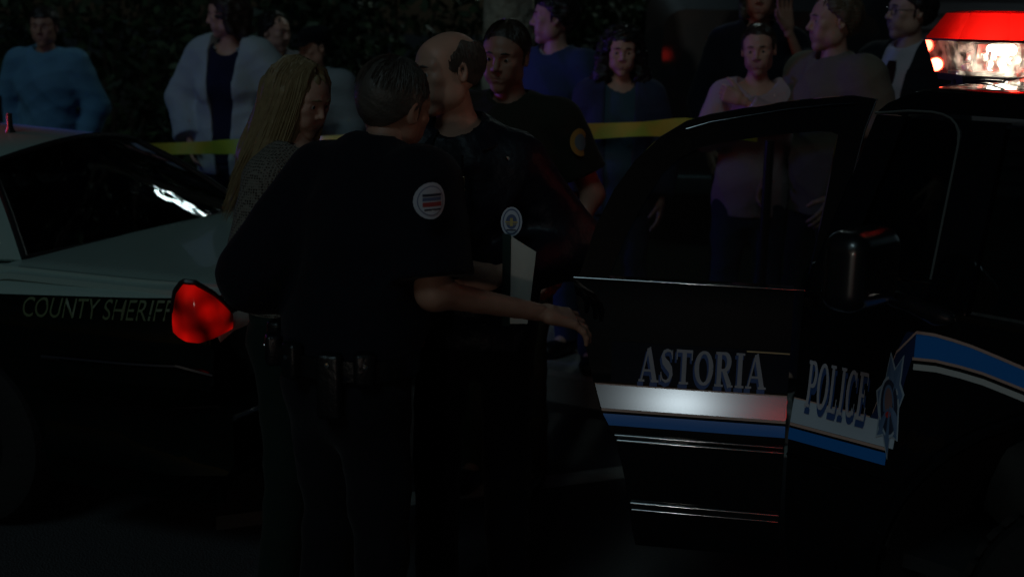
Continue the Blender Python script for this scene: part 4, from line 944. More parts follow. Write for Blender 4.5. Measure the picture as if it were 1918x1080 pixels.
# ------------------------------------------------------------------ county sedan (left)
SWHITE = mat('white_car_paint', (.33,.45,.41), rough=.28, coat=.5); SGREEN = mat('dark_green_paint', (.0015,.004,.0025), rough=.5, spec=0, coat=.7)
GOLDT = mat('gold_text', (.10,.13,.06), rough=.45)
CW = pixY(372, 590, 3.85); CW[2] = 0; ca_ = rad(68); UD = np.array([-math.sin(ca_), math.cos(ca_), 0]); VD = np.array([math.cos(ca_), math.sin(ca_), 0])
# local axes: x = towards the nose, y = towards the far (right-hand) side reversed so the frame stays right-handed
sed = empty('county_sedan', CW, math.atan2(UD[1], UD[0])); tag(sed, 'white-topped dark green patrol sedan with a lit red tail lamp', 'police car')
def CL(u, v, z): return np.array([u, -v, z])
WID = 1.82
_CZ = [.20,.30,.45,.62,.70,.80,.87,.91,.935]; _CV = [.07,.03,.006,.0,.0,.010,.028,.055,.10]
def CVf(z): return float(np.interp(z, _CZ, _CV))
wedge = lambda u: -.075*np.clip(u, 0, 3.4)*.9            # the body line falls towards the nose
def bulge(u): return .05*max(0, .35-u)**2/.1225+.10*max(0, u-4.3)**2       # plan taper at both ends
CARCH = [(1.02,.31,.37), (3.95,.31,.37)]
def czb(u):
    z = .22
    for c, cz, r in CARCH:
        if abs(u-c) < r: z = max(z, cz+math.sqrt(r*r-(u-c)**2))
    return z
PAINT = lambda u: .968+wedge(u)*1.05
us = np.unique(np.concatenate([np.linspace(.0, 4.95, 60), *[c+r*np.cos(np.linspace(0, math.pi, 24)) for c, _, r in CARCH]])); us = us[(us >= 0) & (us <= 4.95)]
def cside(u, z, out=0.0, z0=None):
    zz = z-wedge(u)*.6; return CL(u, CVf(min(zz, .935))+bulge(u)-out, z)
for far in (0, 1):
    fx = (lambda p: np.array([p[0], -(WID+p[1]), p[2]])) if far else (lambda p: p); off = (0, -.02, 0) if not far else (0, .02, 0)
    g = MB(); g.slab(np.array([[fx(cside(u, lerp(czb(u), PAINT(u)-.055, t))) for t in np.linspace(0, 1, 14)] for u in us]), off); lowp = g.build('side_panel', SGREEN, sed)
    g = MB(); g.slab(np.array([[fx(cside(u, lerp(PAINT(u)-.0545, .946+wedge(u)*.14, t))) for t in np.linspace(0, 1, 8)] for u in us]), off); g.build('shoulder_panel', SWHITE, sed)
    g = MB(); g.tube([fx(cside(u, .700+wedge(u)*.62, .006)) for u in np.linspace(.10, .62, 12)], .0085, n=8); g.tube([fx(cside(u, .700+wedge(u)*.62, .006)) for u in np.linspace(1.42, 3.5, 12)], .0085, n=8); g.build('body_moulding', SHINY, sed)
    for c, cz, r in CARCH:
        wy = .13 if not far else WID-.13; wh = MB(); wh.lathe([(.17,-.1),(.27,-.105),(.305,-.09),(.318,-.05),(.318,.05),(.305,.09),(.27,.105),(.17,.1)], 36, 'y', (c, -wy, .318)); wo = wh.build('wheel', RUBBER, sed)
        sg = 1 if not far else -1; rm = MB(); rm.lathe([(0,.09*sg),(.06,.085*sg),(.09,.06*sg),(.15,.055*sg),(.18,.10*sg),(.19,.10*sg),(.19,-.05*sg)], 30, 'y', (c, -wy, .318)); rm.build('hub_cap', mat('dark_steel', (.03,.032,.033), rough=.4, metal=.8), wo)
        g = MB(); g.slab(np.array([[fx(CL(c-r*math.cos(a), v, cz+r*math.sin(a))) for v in (.05,.5)] for a in np.linspace(-.05, math.pi+.05, 18)]), (0,0,.01)); g.build('wheel_well', INTER, sed)
# rear face
P = np.array([[CL(-.035*(1-((v-WID/2)/(WID/2))**2)+(.05 if z < .3 else 0)+max(0,(z-.86))*.35+.05*max(0,abs(v-WID/2)-.84)/.07, v, z) for z in np.linspace(.24,.905,12)] for v in np.linspace(.055, WID-.055, 24)])
g = MB(); g.slab(P, (.03,0,0)); g.build('rear_panel', SGREEN, sed)
# deck lid, roof, glass
GB = lambda t: CL(.875-.05*math.sin(math.pi*t), lerp(.215, WID-.235, t), .938+.004*math.sin(math.pi*t))
GT = lambda t: CL(1.285-.075*math.sin(math.pi*t), lerp(.50, WID-.47, t), 1.215+.045*math.sin(math.pi*t)+.030*t*(1-t)*2+.022*t)
def deckz(u, v): return .945+wedge(u)*.12+.022*(1-((v-WID/2)/(WID/2))**2)-.10*max(0, .14-u)**2/.0196-.022*np.clip((.165-min(v, WID-v))/.09, 0, 1)**2
P = []
for t in np.linspace(0, 1, 25):
    v = lerp(.075, WID-.075, t); row = []
    for u in np.concatenate([[-.02,-.005,.02,.06,.10,.14], np.linspace(.2,.90,10)]):
        row.append(CL(u-.03*(1-((v-WID/2)/(WID/2))**2)*(1 if u < .05 else 0), v, deckz(u, v)-(.012 if u > .86 else 0)))
    P.append(row)
g = MB(); g.slab(np.array(P), (0,0,-.02)); g.build('boot_lid', SWHITE, sed)
g = MB(); P = np.array([[lerp(GB(t), GT(t), s)+np.array([0,0,.022*math.sin(math.pi*s)]) for s in np.linspace(0,1,10)] for t in np.linspace(0,1,20)]); g.sheet(P); g.build('rear_glass', glassy('rear_window_glass', (.50,.56,.55), 1.5, .004), sed)
g = MB(); gk = [GB(t)+np.array([0,0,.004]) for t in np.linspace(0,1,16)]+[lerp(GB(1),GT(1),s)+np.array([0,0,.022*math.sin(math.pi*s)+.003]) for s in np.linspace(.1,1,8)]+[GT(t)+np.array([0,0,.003]) for t in np.linspace(.95,0,14)]+[lerp(GT(0),GB(0),s)+np.array([0,0,.022*math.sin(math.pi*s)+.003]) for s in np.linspace(.1,1,8)]
g.tube(gk, .013, n=8); g.build('window_seal', mat('seal', (.006,.006,.007), rough=.5), sed)
# sail pillars
for far in (0, 1):
    e = 0 if not far else 1; fv = (lambda v: v) if not far else (lambda v: WID-v)
    A = [lerp(GB(e), GT(e), s)+np.array([.0,0,.022*math.sin(math.pi*s)-.002]) for s in np.linspace(0,1,8)]
    B = [CL(lerp(1.28,1.72,s), fv(lerp(.10,.40,s)), lerp(.925,1.20,s)+.02*math.sin(math.pi*s)) for s in np.linspace(0,1,8)]
    M_ = [lerp(a_, b_, .5)+np.array([0,(.035 if not far else -.035),.012]) for a_, b_ in zip(A, B)]
    g = MB(); g.slab(np.array([A, M_, B]), (0,(-.015 if not far else .015),-.01)); g.build('sail_pillar', SWHITE, sed)
    # shelf of white shoulder between pillar foot and side
    g = MB(); g.sheet(np.array([[CL(u, fv(.095), .943+wedge(u)*.7), CL(u, fv(.225), .946+wedge(u)*.3)] for u in np.linspace(.84,1.4,8)])); g.build('shoulder_shelf', SWHITE, sed)
    # side windows and pillars
    g = MB(); g.sheet(np.array([[CL(lerp(lerp(1.32,1.74,s), lerp(3.35,2.75,s), t), fv(lerp(.10,.385,s)), lerp(.915-.06*t,1.19,s)) for s in np.linspace(0,1,6)] for t in np.linspace(0,1,12)])); g.build('side_glass', glassy('rear_window_glass', (.5,.56,.55), 1.5), sed)
    g = MB()
    for t0_ in (.0,.40,.93): g.tube([CL(lerp(lerp(1.32,1.74,s), lerp(3.35,2.75,s), t0_), fv(lerp(.10,.385,s)), lerp(.915-.06*t0_,1.20,s)) for s in np.linspace(0,1,6)], .028, n=8)
    g.build('pillar', SWHITE, sed)
def roofz(u, v):
    c = (v-.91)/.46; return 1.225+.075*(1-c*c)+.02*math.sin(math.pi*np.clip((u-1.2)/1.6,0,1))
P = []
for t in np.linspace(0, 1, 21):
    row = [GT(t)+np.array([.004,0,.006])]
    for u in np.linspace(1.36, 2.75, 10): v = lerp(.41, WID-.41, t); row.append(CL(u, v, roofz(u, v)))
    P.append(row)
g = MB(); g.slab(np.array(P), (0,0,-.025)); g.build('roof', SWHITE, sed)
g = MB(); g.sheet(np.array([[CL(lerp(2.75,3.45,s)+.06*math.sin(math.pi*t), lerp(lerp(.44,.16,s), WID-lerp(.44,.16,s), t), lerp(1.24,.86,s)+.04*math.sin(math.pi*t)) for s in np.linspace(0,1,6)] for t in np.linspace(0,1,12)])); g.build('windscreen', glassy('rear_window_glass', (.5,.56,.55), 1.5), sed)
g = MB(); g.slab(np.array([[CL(u, v, .80-.06*(u-3.4)+.04*(1-((v-.91)/.85)**2)) for v in np.linspace(.08,WID-.08,12)] for u in np.linspace(3.42,4.93,8)]), (0,0,-.02)); g.build('bonnet', SGREEN, sed)
g = MB(); g.rbox(CL(4.97,.91,.46), (.14,1.75,.24), r=.05); g.build('front_bumper', SGREEN, sed)
for v in (.3, 1.52): g = MB(); g.rbox(CL(4.95,v,.64), (.06,.4,.13), r=.02); g.build('headlight', mat('headlight_off', (.5,.5,.5), rough=.1), sed)
# cabin
g = MB(); g.box(CL(2.4,.91,.40), (3.0,1.5,.04)); g.box(CL(1.02,.91,.66), (.04,1.5,.5)); g.slab(np.array([[CL(u, v, .90) for v in (.3,1.5)] for u in (.90,1.36)]), (0,0,-.02)); g.build('cabin_floor', INTER, sed, smooth=False)
for u, v, w in ((1.5,.91,1.2),(2.6,.52,.5),(2.6,1.3,.5)):
    g = MB(); g.rbox(CL(u,v,.86), (.14,w,.42), r=.05); g.rbox(CL(u+.28,v,.62), (.5,w,.15), r=.05); g.build('seat', mat('seat_cloth', (.02,.022,.022), rough=.9), sed)
# bumper with bright strip, plate
bp_ = lambda v, z, o: CL(-.10-.05*(1-((v-.91)/.91)**2)-o, v, z)
g = MB(); path = [CL(.62,.0-.012,.50), CL(.30,-.022,.50), CL(.08,-.02,.50)]+[bp_(v,.50,0) for v in np.linspace(.02,1.80,16)]
P = [[p+np.array([0,0,dz])+np.array([dx*(1 if i > 2 else 0), (-dx*(-1) if i <= 2 else 0), 0]) for dz, dx in ((-.14,.03),(-.10,0),(.06,0),(.085,.02),(.09,.06))] for i, p in enumerate(path)]
g.sheet(np.array(P)); bmp = g.build('rear_bumper', SGREEN, sed)
g = MB(); g.tube([p+np.array([-.004,0,.055]) for p in path[3:]], .010, n=8); g.build('bumper_strip', SHINY, bmp)
g = MB(); g.tube([cside(.105,.698,.008), cside(.05,.688,.010), cside(.0,.672,.0)+(-.01,0,0)], .009, n=8); g.build('body_moulding', SHINY, sed)
for v in (.5, .62): g = MB(); g.lathe([(0,-.012),(.011,-.01),(.011,.006)], 12, 'x', CL(-.045,v,.895)); g.build('lock', CHROME, sed)
g = MB(); g.rbox(CL(-.05,.91,.66), (.012,.32,.16), r=.006); g.build('plate', mat('plate_white', (.4,.42,.42), rough=.4), sed)
# tail lamps: lens that wraps the corner
def lampm():
    m = bpy.data.materials.new('tail_lens_lit'); m.use_nodes = True; nt = m.node_tree; b = nt.nodes['Principled BSDF']; tc = nt.nodes.new('ShaderNodeTexCoord')
    b.inputs['Base Color'].default_value = (.35,.004,.003,1); b.inputs['Roughness'].default_value = .12; b.inputs['Emission Color'].default_value = (1,.006,.003,1)
    v = nt.nodes.new('ShaderNodeTexVoronoi'); v.feature = 'SMOOTH_F1'; v.inputs['Scale'].default_value = 13; mr = nt.nodes.new('ShaderNodeMapRange'); mr.inputs['From Min'].default_value = .05; mr.inputs['From Max'].default_value = .62; mr.inputs['To Min'].default_value = .75; mr.inputs['To Max'].default_value = .0
    n = nt.nodes.new('ShaderNodeTexNoise'); n.inputs['Scale'].default_value = 11; mu = nt.nodes.new('ShaderNodeMath'); mu.operation = 'MULTIPLY'
    nt.links.new(tc.outputs['Object'], v.inputs['Vector']); nt.links.new(tc.outputs['Object'], n.inputs['Vector']); nt.links.new(v.outputs['Distance'], mr.inputs[0]); nt.links.new(mr.outputs[0], mu.inputs[0]); nt.links.new(n.outputs['Fac'], mu.inputs[1])
    nt.links.new(mu.outputs[0], b.inputs['Emission Strength']); return m
LAMPM = lampm(); HOT = mat('tail_bulb', (.9,.2,.15), emit=(1,.03,.015), estr=1.6)
for far in (0, 1):
    fx = (lambda p: p) if not far else (lambda p: np.array([p[0], -(WID+p[1]), p[2]]))
    def lpt(t, h, o=0.0):
        # t 0..1 along the wrap: side -> corner -> rear
        path = np.array([[.092,-.004],[.065,-.014],[.033,-.018],[.0,-.004],[-.022,.035],[-.030,.08],[-.034,.125]]); x = np.interp(t, np.linspace(0,1,7), path[:,0]); v = np.interp(t, np.linspace(0,1,7), path[:,1])
        zt_ = np.interp(t, [0,.12,.3,.48,.7,1], [.880,.948,.985,.982,.940,.868]); zb_ = np.interp(t, [0,.3,.5,1], [.815,.795,.790,.812]); bl = math.sin(math.pi*h)*.018*math.sin(math.pi*min(1,max(0,t*.9+.05)))
        nx = np.interp(t, [0,.4,.6,1], [0,-.3,-1,-1]); nv = np.interp(t, [0,.4,.6,1], [-1,-1,-.3,0]); l = math.hypot(nx, nv)
        return fx(CL(x+nx/l*(bl+o+.004), v+nv/l*(bl+o+.004), lerp(zb_, zt_, h)))
    g = MB(); g.sheet(np.array([[lpt(t, h) for h in np.linspace(0,1,9)] for t in np.linspace(0,1,26)])); tl = g.build('tail_lamp', LAMPM, sed)
    g = MB(); g.tube([lpt(t, 1.0) for t in np.linspace(0,1,26)], .009, n=6); g.build('lamp_bezel', TRIMB, tl)
# lettering on the rear quarter
tcur = bpy.data.curves.new('county_text', 'FONT'); tcur.body = 'COUNTY SHERIFF'; tcur.size = 1.0; tob = bpy.data.objects.new('tmp', tcur); COL.objects.link(tob)
dg = bpy.context.evaluated_depsgraph_get(); tme = bpy.data.meshes.new_from_object(tob.evaluated_get(dg)); bpy.data.objects.remove(tob)
tv = np.array([v.co[:] for v in tme.vertices]); tx0, tx1 = tv[:,0].min(), tv[:,0].max(); ty1 = tv[:,1].max()
for v, c in zip(tme.vertices, tv):
    x = (c[0]-tx0)/(tx1-tx0); u = lerp(.715, .135, x); z = PAINT(u)-.122+.062*c[1]/ty1; v.co = cside(u, z, .0022)
tme.materials.clear(); tme.materials.append(GOLDT); link('lettering', tme, lowp if False else sed)
# roof antenna and roof light bar (mostly beyond the left edge)
g = MB(); q0 = CL(1.46,.80,roofz(1.46,.80)); g.tube([q0, q0+(0,0,.02), q0+(0,0,.075)], [.02,.012,.010], n=10); g.build('antenna', TRIMB, sed)
slb = empty('light_bar'); slb.parent = sed; zr = roofz(2.0,.9)
g = MB(); g.rbox(CL(2.42,.91,zr+.035), (.26,1.12,.03), r=.012); g.build('base_tray', TRIMB, slb)
for v, nm, m in ((.62,'red_dome',mat('dome_red_lit', (.5,.01,.01), rough=.2, emit=(1,.02,.01), estr=1.2)), (1.20,'blue_dome',mat('dome_blue_lit', (.02,.03,.6), rough=.2, emit=(.06,.10,1), estr=1.5))):
    g = MB(); g.rbox(CL(2.42,v,zr+.105), (.25,.52,.10), r=.03); g.build(nm, m, slb)
g = MB(); g.rbox(CL(2.42,.91,zr+.10), (.24,.05,.11), r=.02); g.build('centre_cap', TRIMB, slb)
def sedw(u, v, z): return CW+UD*u+VD*v+np.array([0,0,z])
BLUEL = point_lamp('sedan_bar_blue', sedw(2.25,1.2,zr+.12), 46.0, (.10,.14,1.0), .06, spot=rad(78), aim=(1.6,5.3,1.55))
point_lamp('sedan_bar_blue', sedw(2.22,1.0,zr+.06), .8, (.12,.2,1.0), .05)
point_lamp('sedan_bar_red', sedw(2.25,.62,zr+.12), 12.0, (1,.05,.02), .06, spot=rad(70), aim=(1.6,5.3,1.55))
point_lamp('tail_lamp_glow', sedw(-.22,.02,.80), .02, (1,.02,.01), .03)
# a second patrol unit stands behind the viewpoint: only its lamps matter, as glints in the door
WHITEG = point_lamp('patrol_headlamp', (-.89,-3.05,1.33), 24.0, (1,.97,.86), .10)
REDG = point_lamp('patrol_red_lamp', (-.15,-3.18,1.20), 3.5, (1,.03,.02), .10)
# ------------------------------------------------------------------ the people
SKA = skin((.56,.31,.22),'fair'); SKB = skin((.38,.205,.14),'warm'); SKC = skin((.50,.30,.22),'pale')
HDK = hairmat((.012,.009,.007),'dark'); HBR = hairmat((.035,.022,.013),'brown'); HBL = hairmat((.24,.185,.095),'blonde', .38); HGR = hairmat((.075,.068,.058),'grey'); HSB = hairmat((.11,.08,.05),'sandy')
NAVY = cloth('navy', (.005,.0055,.010)); NAVYT = cloth('navy_trouser', (.006,.006,.009)); JKT = mat('nylon_jacket', (.006,.007,.013), rough=.5, spec=.35, bump=.5, bscale=26, bdist=.012, vary=.2)
DEPG = cloth('deputy_green', (.020,.023,.015)); DEPT = cloth('deputy_trouser', (.045,.050,.032)); DENIM = cloth('denim', (.030,.042,.075)); DKT = cloth('dark_trouser', (.016,.016,.019))
def std_pos(px, Y, zg): p = pixY(px, 400, Y); return (p[0], Y, zg)
def top_h(px, py, Y, zg): return pixY(px, py, Y)[2]-zg
KERB = .155
def bystander(lab, px, ptop, Y, face, zg=KERB, hmin=1.6, hmax=1.95, **kw):
    x = pixY(px, ptop, Y)[0]; H = max(hmin, min(hmax, (pixY(px, ptop, Y)[2]-zg)))
    return person('person', lab, (x, Y, zg), rad(face), H, group=None, **kw)
# far left: man in a blue sweater
I = bystander('man in a baggy blue sweater standing alone at the far left', 82, 16, 7.75, 178, seed=1, bulk=1.0, skinm=SKB, hair=('short', HDK, 120), pants=DENIM, head=(rad(4),rad(-4),0),
    arms={'R': ((.29,-.06,1.16),(.22,-.02,.92)), 'L': ((-.29,-.06,1.16),(-.22,-.02,.92))},
    top=[dict(name='sweater', mat=cloth('blue_sweater', (.12,.28,.42)), i=.030, sleeve=1.95, hem=.86, neck=.066, amp=.009, arms_rr=(.060,.056,.052,.042))])
collar(I, cloth('navy_collar', (.01,.014,.03)), rn=.064, h=.022, gap=24, spread=.0)
# woman in a pale jacket, head turned to the left
I = bystander('woman in an open pale jacket over a dark shirt, head turned left', 428, -14, 6.95, 168, hmin=1.66, seed=2, sex='f', bulk=1.08, skinm=SKA, hair=('bob', HBR, 160), pants=DENIM, head=(rad(-68),rad(-8),0), headoff=(0,.02,0),
    arms={'R': ((.30,-.04,1.20),(.22,.07,.98)), 'L': ((-.33,-.02,1.22),(-.20,.10,1.02))},
    top=[dict(name='jacket', mat=cloth('pale_jacket', (.40,.46,.48)), i=.040, sleeve=1.95, hem=.80, neck=.078, opening=(.035,.085), amp=.008, arms_rr=(.066,.064,.060,.048), neckdrop=.01), dict(name='shirt', mat=cloth('indigo_shirt', (.012,.014,.04)), i=.012, sleeve=0, hem=.86, neck=.075, neckdrop=.06)])
collar(I, I['parts']['jacket'].data.materials[0], rn=.080, h=.03, gap=44, spread=.03)
# man behind her
I = bystander('dark-haired man in a light jacket partly hidden behind the jacket woman', 513, 26, 7.9, 215, seed=3, skinm=SKA, hair=('fringe_back', HDK, 100), pants=DKT, head=(rad(25),rad(-6),0),
    top=[dict(name='jacket', mat=cloth('light_jacket', (.30,.33,.37)), i=.030, sleeve=1.95, hem=.84, amp=.007, arms_rr=(.064,.060,.056,.044), opening=(.01,.04))])
# person in a dark cap behind the blonde woman
I = bystander('bystander in a dark cap and grey jacket just behind the blonde woman', 590, 66, 7.3, 160, hmin=1.55, seed=4, skinm=SKA, hair=('crop', HDK, 40), pants=DKT, head=(rad(-30),rad(-10),0),
    top=[dict(name='jacket', mat=cloth('grey_jacket', (.24,.28,.30)), i=.028, sleeve=1.95, hem=.84, amp=.007, arms_rr=(.064,.060,.056,.044))])
g = MB(); P = [];
for a in np.linspace(0, 2*math.pi, 24, endpoint=False): P.append([I['HP']((math.cos(a)*r_, -.016+math.sin(a)*r_*1.2, z_)) for r_, z_ in ((.092,.052),(.096,.07),(.090,.11),(.06,.138),(.002,.146))])
g.sheet(np.array(P), closeu=True); g.slab(np.array([[I['HP']((x, .07+t*.085-abs(x)**2*6, .062-t*.02)) for x in np.linspace(-.075,.075,8)] for t in (0,1)]), (0,0,-.004)); g.build('cap', cloth('dark_cap', (.008,.009,.012)), I['root'])
# deputy in dark green short sleeves
I = bystander('deputy in a dark short-sleeved uniform shirt with badge and shoulder patch', 957, 43, 4.75, 160, zg=0, seed=5, skinm=SKB, hair=('crop', HBR, 500), pants=DEPT, bulk=1.06, head=(rad(2),rad(-10),rad(-4)), headoff=(.02,.02,0), side=rad(-1),
    arms={'R': ((.26,-.05,1.16),(.24,.06,.92)), 'L': ((-.315,-.06,1.165),(-.245,.05,.93))},
    top=[dict(name='shirt', mat=DEPG, i=.016, sleeve=.72, hem=.97, neck=.062, amp=.004, arms_rr=(.062,.062,.06,.05))])
S_ = I['S']; collar(I, DEPG); strap(I['root'], 'duty_belt', LEATHER, I, 1.0*I['k'], .178*I['k'], .135*I['k'], .05)
g = MB(); g.slab(np.array([[S_((x, .182-2.2*x*x, z)) for z in (1.255,1.30)] for x in np.linspace(-.185,-.085,5)]), (0,.004,0)); g.build('name_tape', mat('tape_cloth', (.16,.20,.17), rough=.8), I['root'])
g = MB(); c = S_((-.15,.140,1.35)); g.poly([c+np.array([.026*math.cos(a)*(1 if i % 2 else .55), 0, .030*math.sin(a)*(1 if i % 2 else .55)]) for i, a in enumerate(np.linspace(0, 2*math.pi, 14, endpoint=False))], (0,.006,0)); g.build('badge', mat('badge_metal', (.42,.42,.34), rough=.35, metal=.3), I['root'])
pc_ = S_((-.292,.045,1.365)); patch('shoulder_patch', I, [mat('patch_gold', (.35,.24,.05), rough=.7), mat('patch_teal', (.10,.18,.20), rough=.7)], pc_, (-.85,.5,.15), (0,0,1), .085, .10, [('disc', (.026,.03,0,0,.002), 1)], curve=5)
g = MB(); g.slab(np.array([[S_((x, .170-2.2*x*x, z)) for z in (1.155,1.235)] for x in np.linspace(-.18,-.09,4)]), (0,.005,0)); g.build('pocket', DEPG, I['root'])
# man in a blue tee, profile to the left
I = bystander('man in a dark blue tee looking left beside the pale trunk', 1043, -12, 6.3, 140, seed=6, skinm=SKC, hair=('short', HDK, 120), pants=DENIM, head=(rad(-52),rad(0),0),
    arms={'R': ((.25,-.06,1.16),(.20,.12,1.0)), 'L': ((-.28,-.05,1.17),(-.16,.14,1.0))},
    top=[dict(name='tee_shirt', mat=cloth('blue_tee', (.030,.055,.095)), i=.016, sleeve=.66, hem=.88, neck=.068, amp=.005, arms_rr=(.064,.066,.06,.05)), dict(name='undershirt', mat=cloth('pale_undershirt', (.45,.42,.45)), i=.007, sleeve=0, hem=.95, neck=.060)])
# woman with curly hair
I = bystander('woman with big dark curly hair facing the viewer behind the yellow tape', 1166, 56, 5.95, 176, seed=7, sex='f', skinm=SKA, hair=('curly', HDK, 260), pants=DENIM, head=(rad(3),rad(-5),0),
    arms={'R': ((.23,-.03,1.15),(.22,.05,.92)), 'L': ((-.25,-.03,1.15),(-.23,.06,.92))},
    top=[dict(name='cardigan', mat=cloth('dark_cardigan', (.035,.045,.075)), i=.024, sleeve=1.95, hem=.84, neck=.075, opening=(.06,.075), amp=.006, arms_rr=(.060,.056,.052,.042)), dict(name='shirt', mat=cloth('teal_shirt', (.045,.085,.11)), i=.010, sleeve=0, hem=.86, neck=.072, neckdrop=.03)])
# woman in a pink wrap, arms crossed
I = bystander('woman in a pale pink top hugging herself with crossed arms', 1424, 46, 5.75, 168, seed=8, sex='f', bulk=1.04, skinm=SKA, hair=('pulled', HBR, 80), pants=DENIM, head=(rad(-4),rad(-8),rad(4)),
    arms={'R': ((.225,.09,1.24),(-.05,.225,1.33)), 'L': ((-.235,.08,1.25),(.055,.175,1.425))}, hands={'R': (.6,.0,.3), 'L': (.65,.0,.35)}, finger_dir={'R': ((-1,.0,.25),(0,1,.1)), 'L': ((.9,.0,.35),(0,1,0))},
    top=[dict(name='top', mat=cloth('pink_top', (.46,.33,.34)), i=.014, sleeve=1.9, hem=.86, neck=.085, neckdrop=.045, amp=.005, arms_rr=(.060,.056,.050,.040))])
# woman behind with raised hand
I = bystander('woman behind the pink-top woman with one hand raised beside her head', 1428, -58, 6.55, 172, hmin=1.7, hmax=1.92, seed=9, sex='f', skinm=SKB, hair=('bob', HSB, 120), pants=DKT, head=(rad(-6),rad(-4),0),
    arms={'R': ((.24,-.03,1.16),(.2,.1,.95)), 'L': ((-.235,.12,1.27),(-.125,.20,1.50))}, hands={'L': (.22,.12,0.0)}, finger_dir={'L': ((.25,.05,1),(.5,-.9,.05))},
    top=[dict(name='coat', mat=cloth('black_coat', (.010,.012,.018)), i=.024, sleeve=1.55, hem=.82, amp=.006, arms_rr=(.060,.056,.052,.042))])
# man in a tan shirt, profile left
I = bystander('balding man in a loose tan shirt in profile beside the light bar', 1570, -12, 5.55, 118, seed=10, hmax=1.86, bulk=1.0, skinm=SKC, hair=('fringe_back', HSB, 140), pants=DKT, head=(rad(-22),rad(-2),0),
    arms={'R': ((.27,-.02,1.17),(.20,.14,.98)), 'L': ((-.27,-.05,1.17),(-.22,.10,.95))},
    top=[dict(name='shirt', mat=cloth('tan_shirt', (.17,.15,.11)), i=.024, sleeve=.9, hem=.84, neck=.066, amp=.008, arms_rr=(.070,.072,.06,.05))])
collar(I, cloth('tan_shirt', (.17,.15,.11)), rn=.064, h=.03)
# man with glasses in a suit
I = bystander('man with glasses in a dark suit and pale shirt next to the red light bar', 1712, -26, 6.25, 128, seed=11, hmax=1.86, skinm=SKC, hair=('short', HDK, 100), pants=DKT, head=(rad(-28),rad(0),0),
    top=[dict(name='suit_jacket', mat=cloth('suit', (.010,.014,.018)), i=.022, sleeve=1.94, hem=.80, neck=.072, opening=(.02,.085), amp=.004, arms_rr=(.062,.058,.054,.044)), dict(name='shirt', mat=cloth('pale_shirt', (.48,.44,.48)), i=.011, sleeve=0, hem=.95, neck=.060)])
collar(I, cloth('pale_shirt', (.48,.44,.48)), rn=.060, h=.03)
g = MB()
for s in (-1,1): g.tube([I['HP']((s*.033+.022*math.cos(a), .102-.1*abs(s*.033+.022*math.cos(a)), .010+.017*math.sin(a))) for a in np.linspace(0, 2*math.pi, 18)], .0018, n=5); g.tube([I['HP']((s*.055,.095,.014)), I['HP']((s*.078,.04,.016)), I['HP']((s*.080,-.01,.012))], .0016, n=5)
g.tube([I['HP']((-.011,.104,.013)), I['HP']((0,.108,.016)), I['HP']((.011,.104,.013))], .0016, n=5); g.build('glasses', mat('frame_black', (.01,.01,.01), rough=.3), I['root'])
g = MB(); g.slab(np.array([[I['S']((x*(1-.3*(z > 1.4)), .150-.25*max(0,z-1.3), z)) for z in (1.05,1.25,1.40,1.44)] for x in (-.028,0,.028)]), (0,.006,0)); g.build('tie', cloth('dark_tie', (.03,.01,.012)), I['root'])

# ---------------- bald officer in a jacket
Yb = 3.66; xb = pixY(893, 400, Yb)[0]
I = person('person', 'balding officer in a dark police jacket holding papers, facing left', (xb, Yb, 0), rad(172), 1.775, seed=12, hk=.93, bulk=.99, shoff={'L': (.03,0,-.055)}, skinm=SKA, hair=('bald', hairmat((.10,.075,.06),'cropped', .6), 1800), pants=NAVYT, lean=rad(5), side=rad(4.5),
    head=(rad(-52),rad(-8),rad(2)), headoff=(.015,.015,-.005),
    arms={'R': ((.29,-.02,1.17),(.20,.16,1.02)), 'L': ((-.285,-.05,1.15),(-.10,.20,1.11))}, hands={'L': (.45,.05,.25)}, finger_dir={'L': ((.75,.4,-.25),(-.3,.9,.2))},
    top=[dict(name='jacket', mat=JKT, i=.025, sleeve=1.95, hem=.86, neck=.074, amp=.008, arms_rr=(.060,.062,.058,.050)), dict(name='shirt', mat=NAVY, i=.012, sleeve=0, hem=.95, neck=.064)])
BO = I; S_ = I['S']; collar(I, JKT, rn=.080, h=.05, gap=34, spread=.028); collar(I, NAVY, rn=.062, h=.03, gap=22)
lw = lambda P: local_of((xb, Yb, 0), rad(172), P, 1.0)
g = MB(); c = lw(pixY(868, 340, Yb-.245)); g.rbox(c, (.008,.006,.030), r=.002); g.lathe([(.0,-.003),(.006,0),(.0,.003)], 10, 'y', c+(0,0,-.022)); g.build('zip_pull', mat('zip_gold', (.75,.65,.40), rough=.2, metal=1), I['root'])
g = MB(); g.tube([lw(pixY(866+4*t, 290+t*300, Yb-.225-.01*math.sin(t*3))) for t in np.linspace(0,1,8)], .003, n=6); g.build('zip', LEATHER, I['root'])
PW = [mat('patch_white', (.50,.53,.60), rough=.75), mat('patch_blue', (.10,.13,.24), rough=.75), mat('patch_gold2', (.50,.38,.12), rough=.6), mat('patch_red', (.36,.05,.05), rough=.75), mat('patch_dark', (.03,.035,.06), rough=.75)]
c = lw(pixY(958, 415, Yb-.235)); nrm = unit(lw(np.array([-.05,-1,.1])+np.array([xb,Yb,0])))
patch('chest_badge', I, PW, c, nrm, (0,0,1), .058, .080, [('disc', (.024,.035,0,0,.001), 1), ('disc', (.021,.031,0,0,.0018), 0), ('disc', (.015,.020,0,.0,.0026), 1), ('bar', (-.017,.017,-.003,.001,.0030), 2), ('bar', (-.004,.004,-.012,.010,.0033), 2), ('bar', (-.014,.014,-.008,-.006,.0030), 2), ('bar', (-.013,.013,-.024,-.021,.0030), 4)])
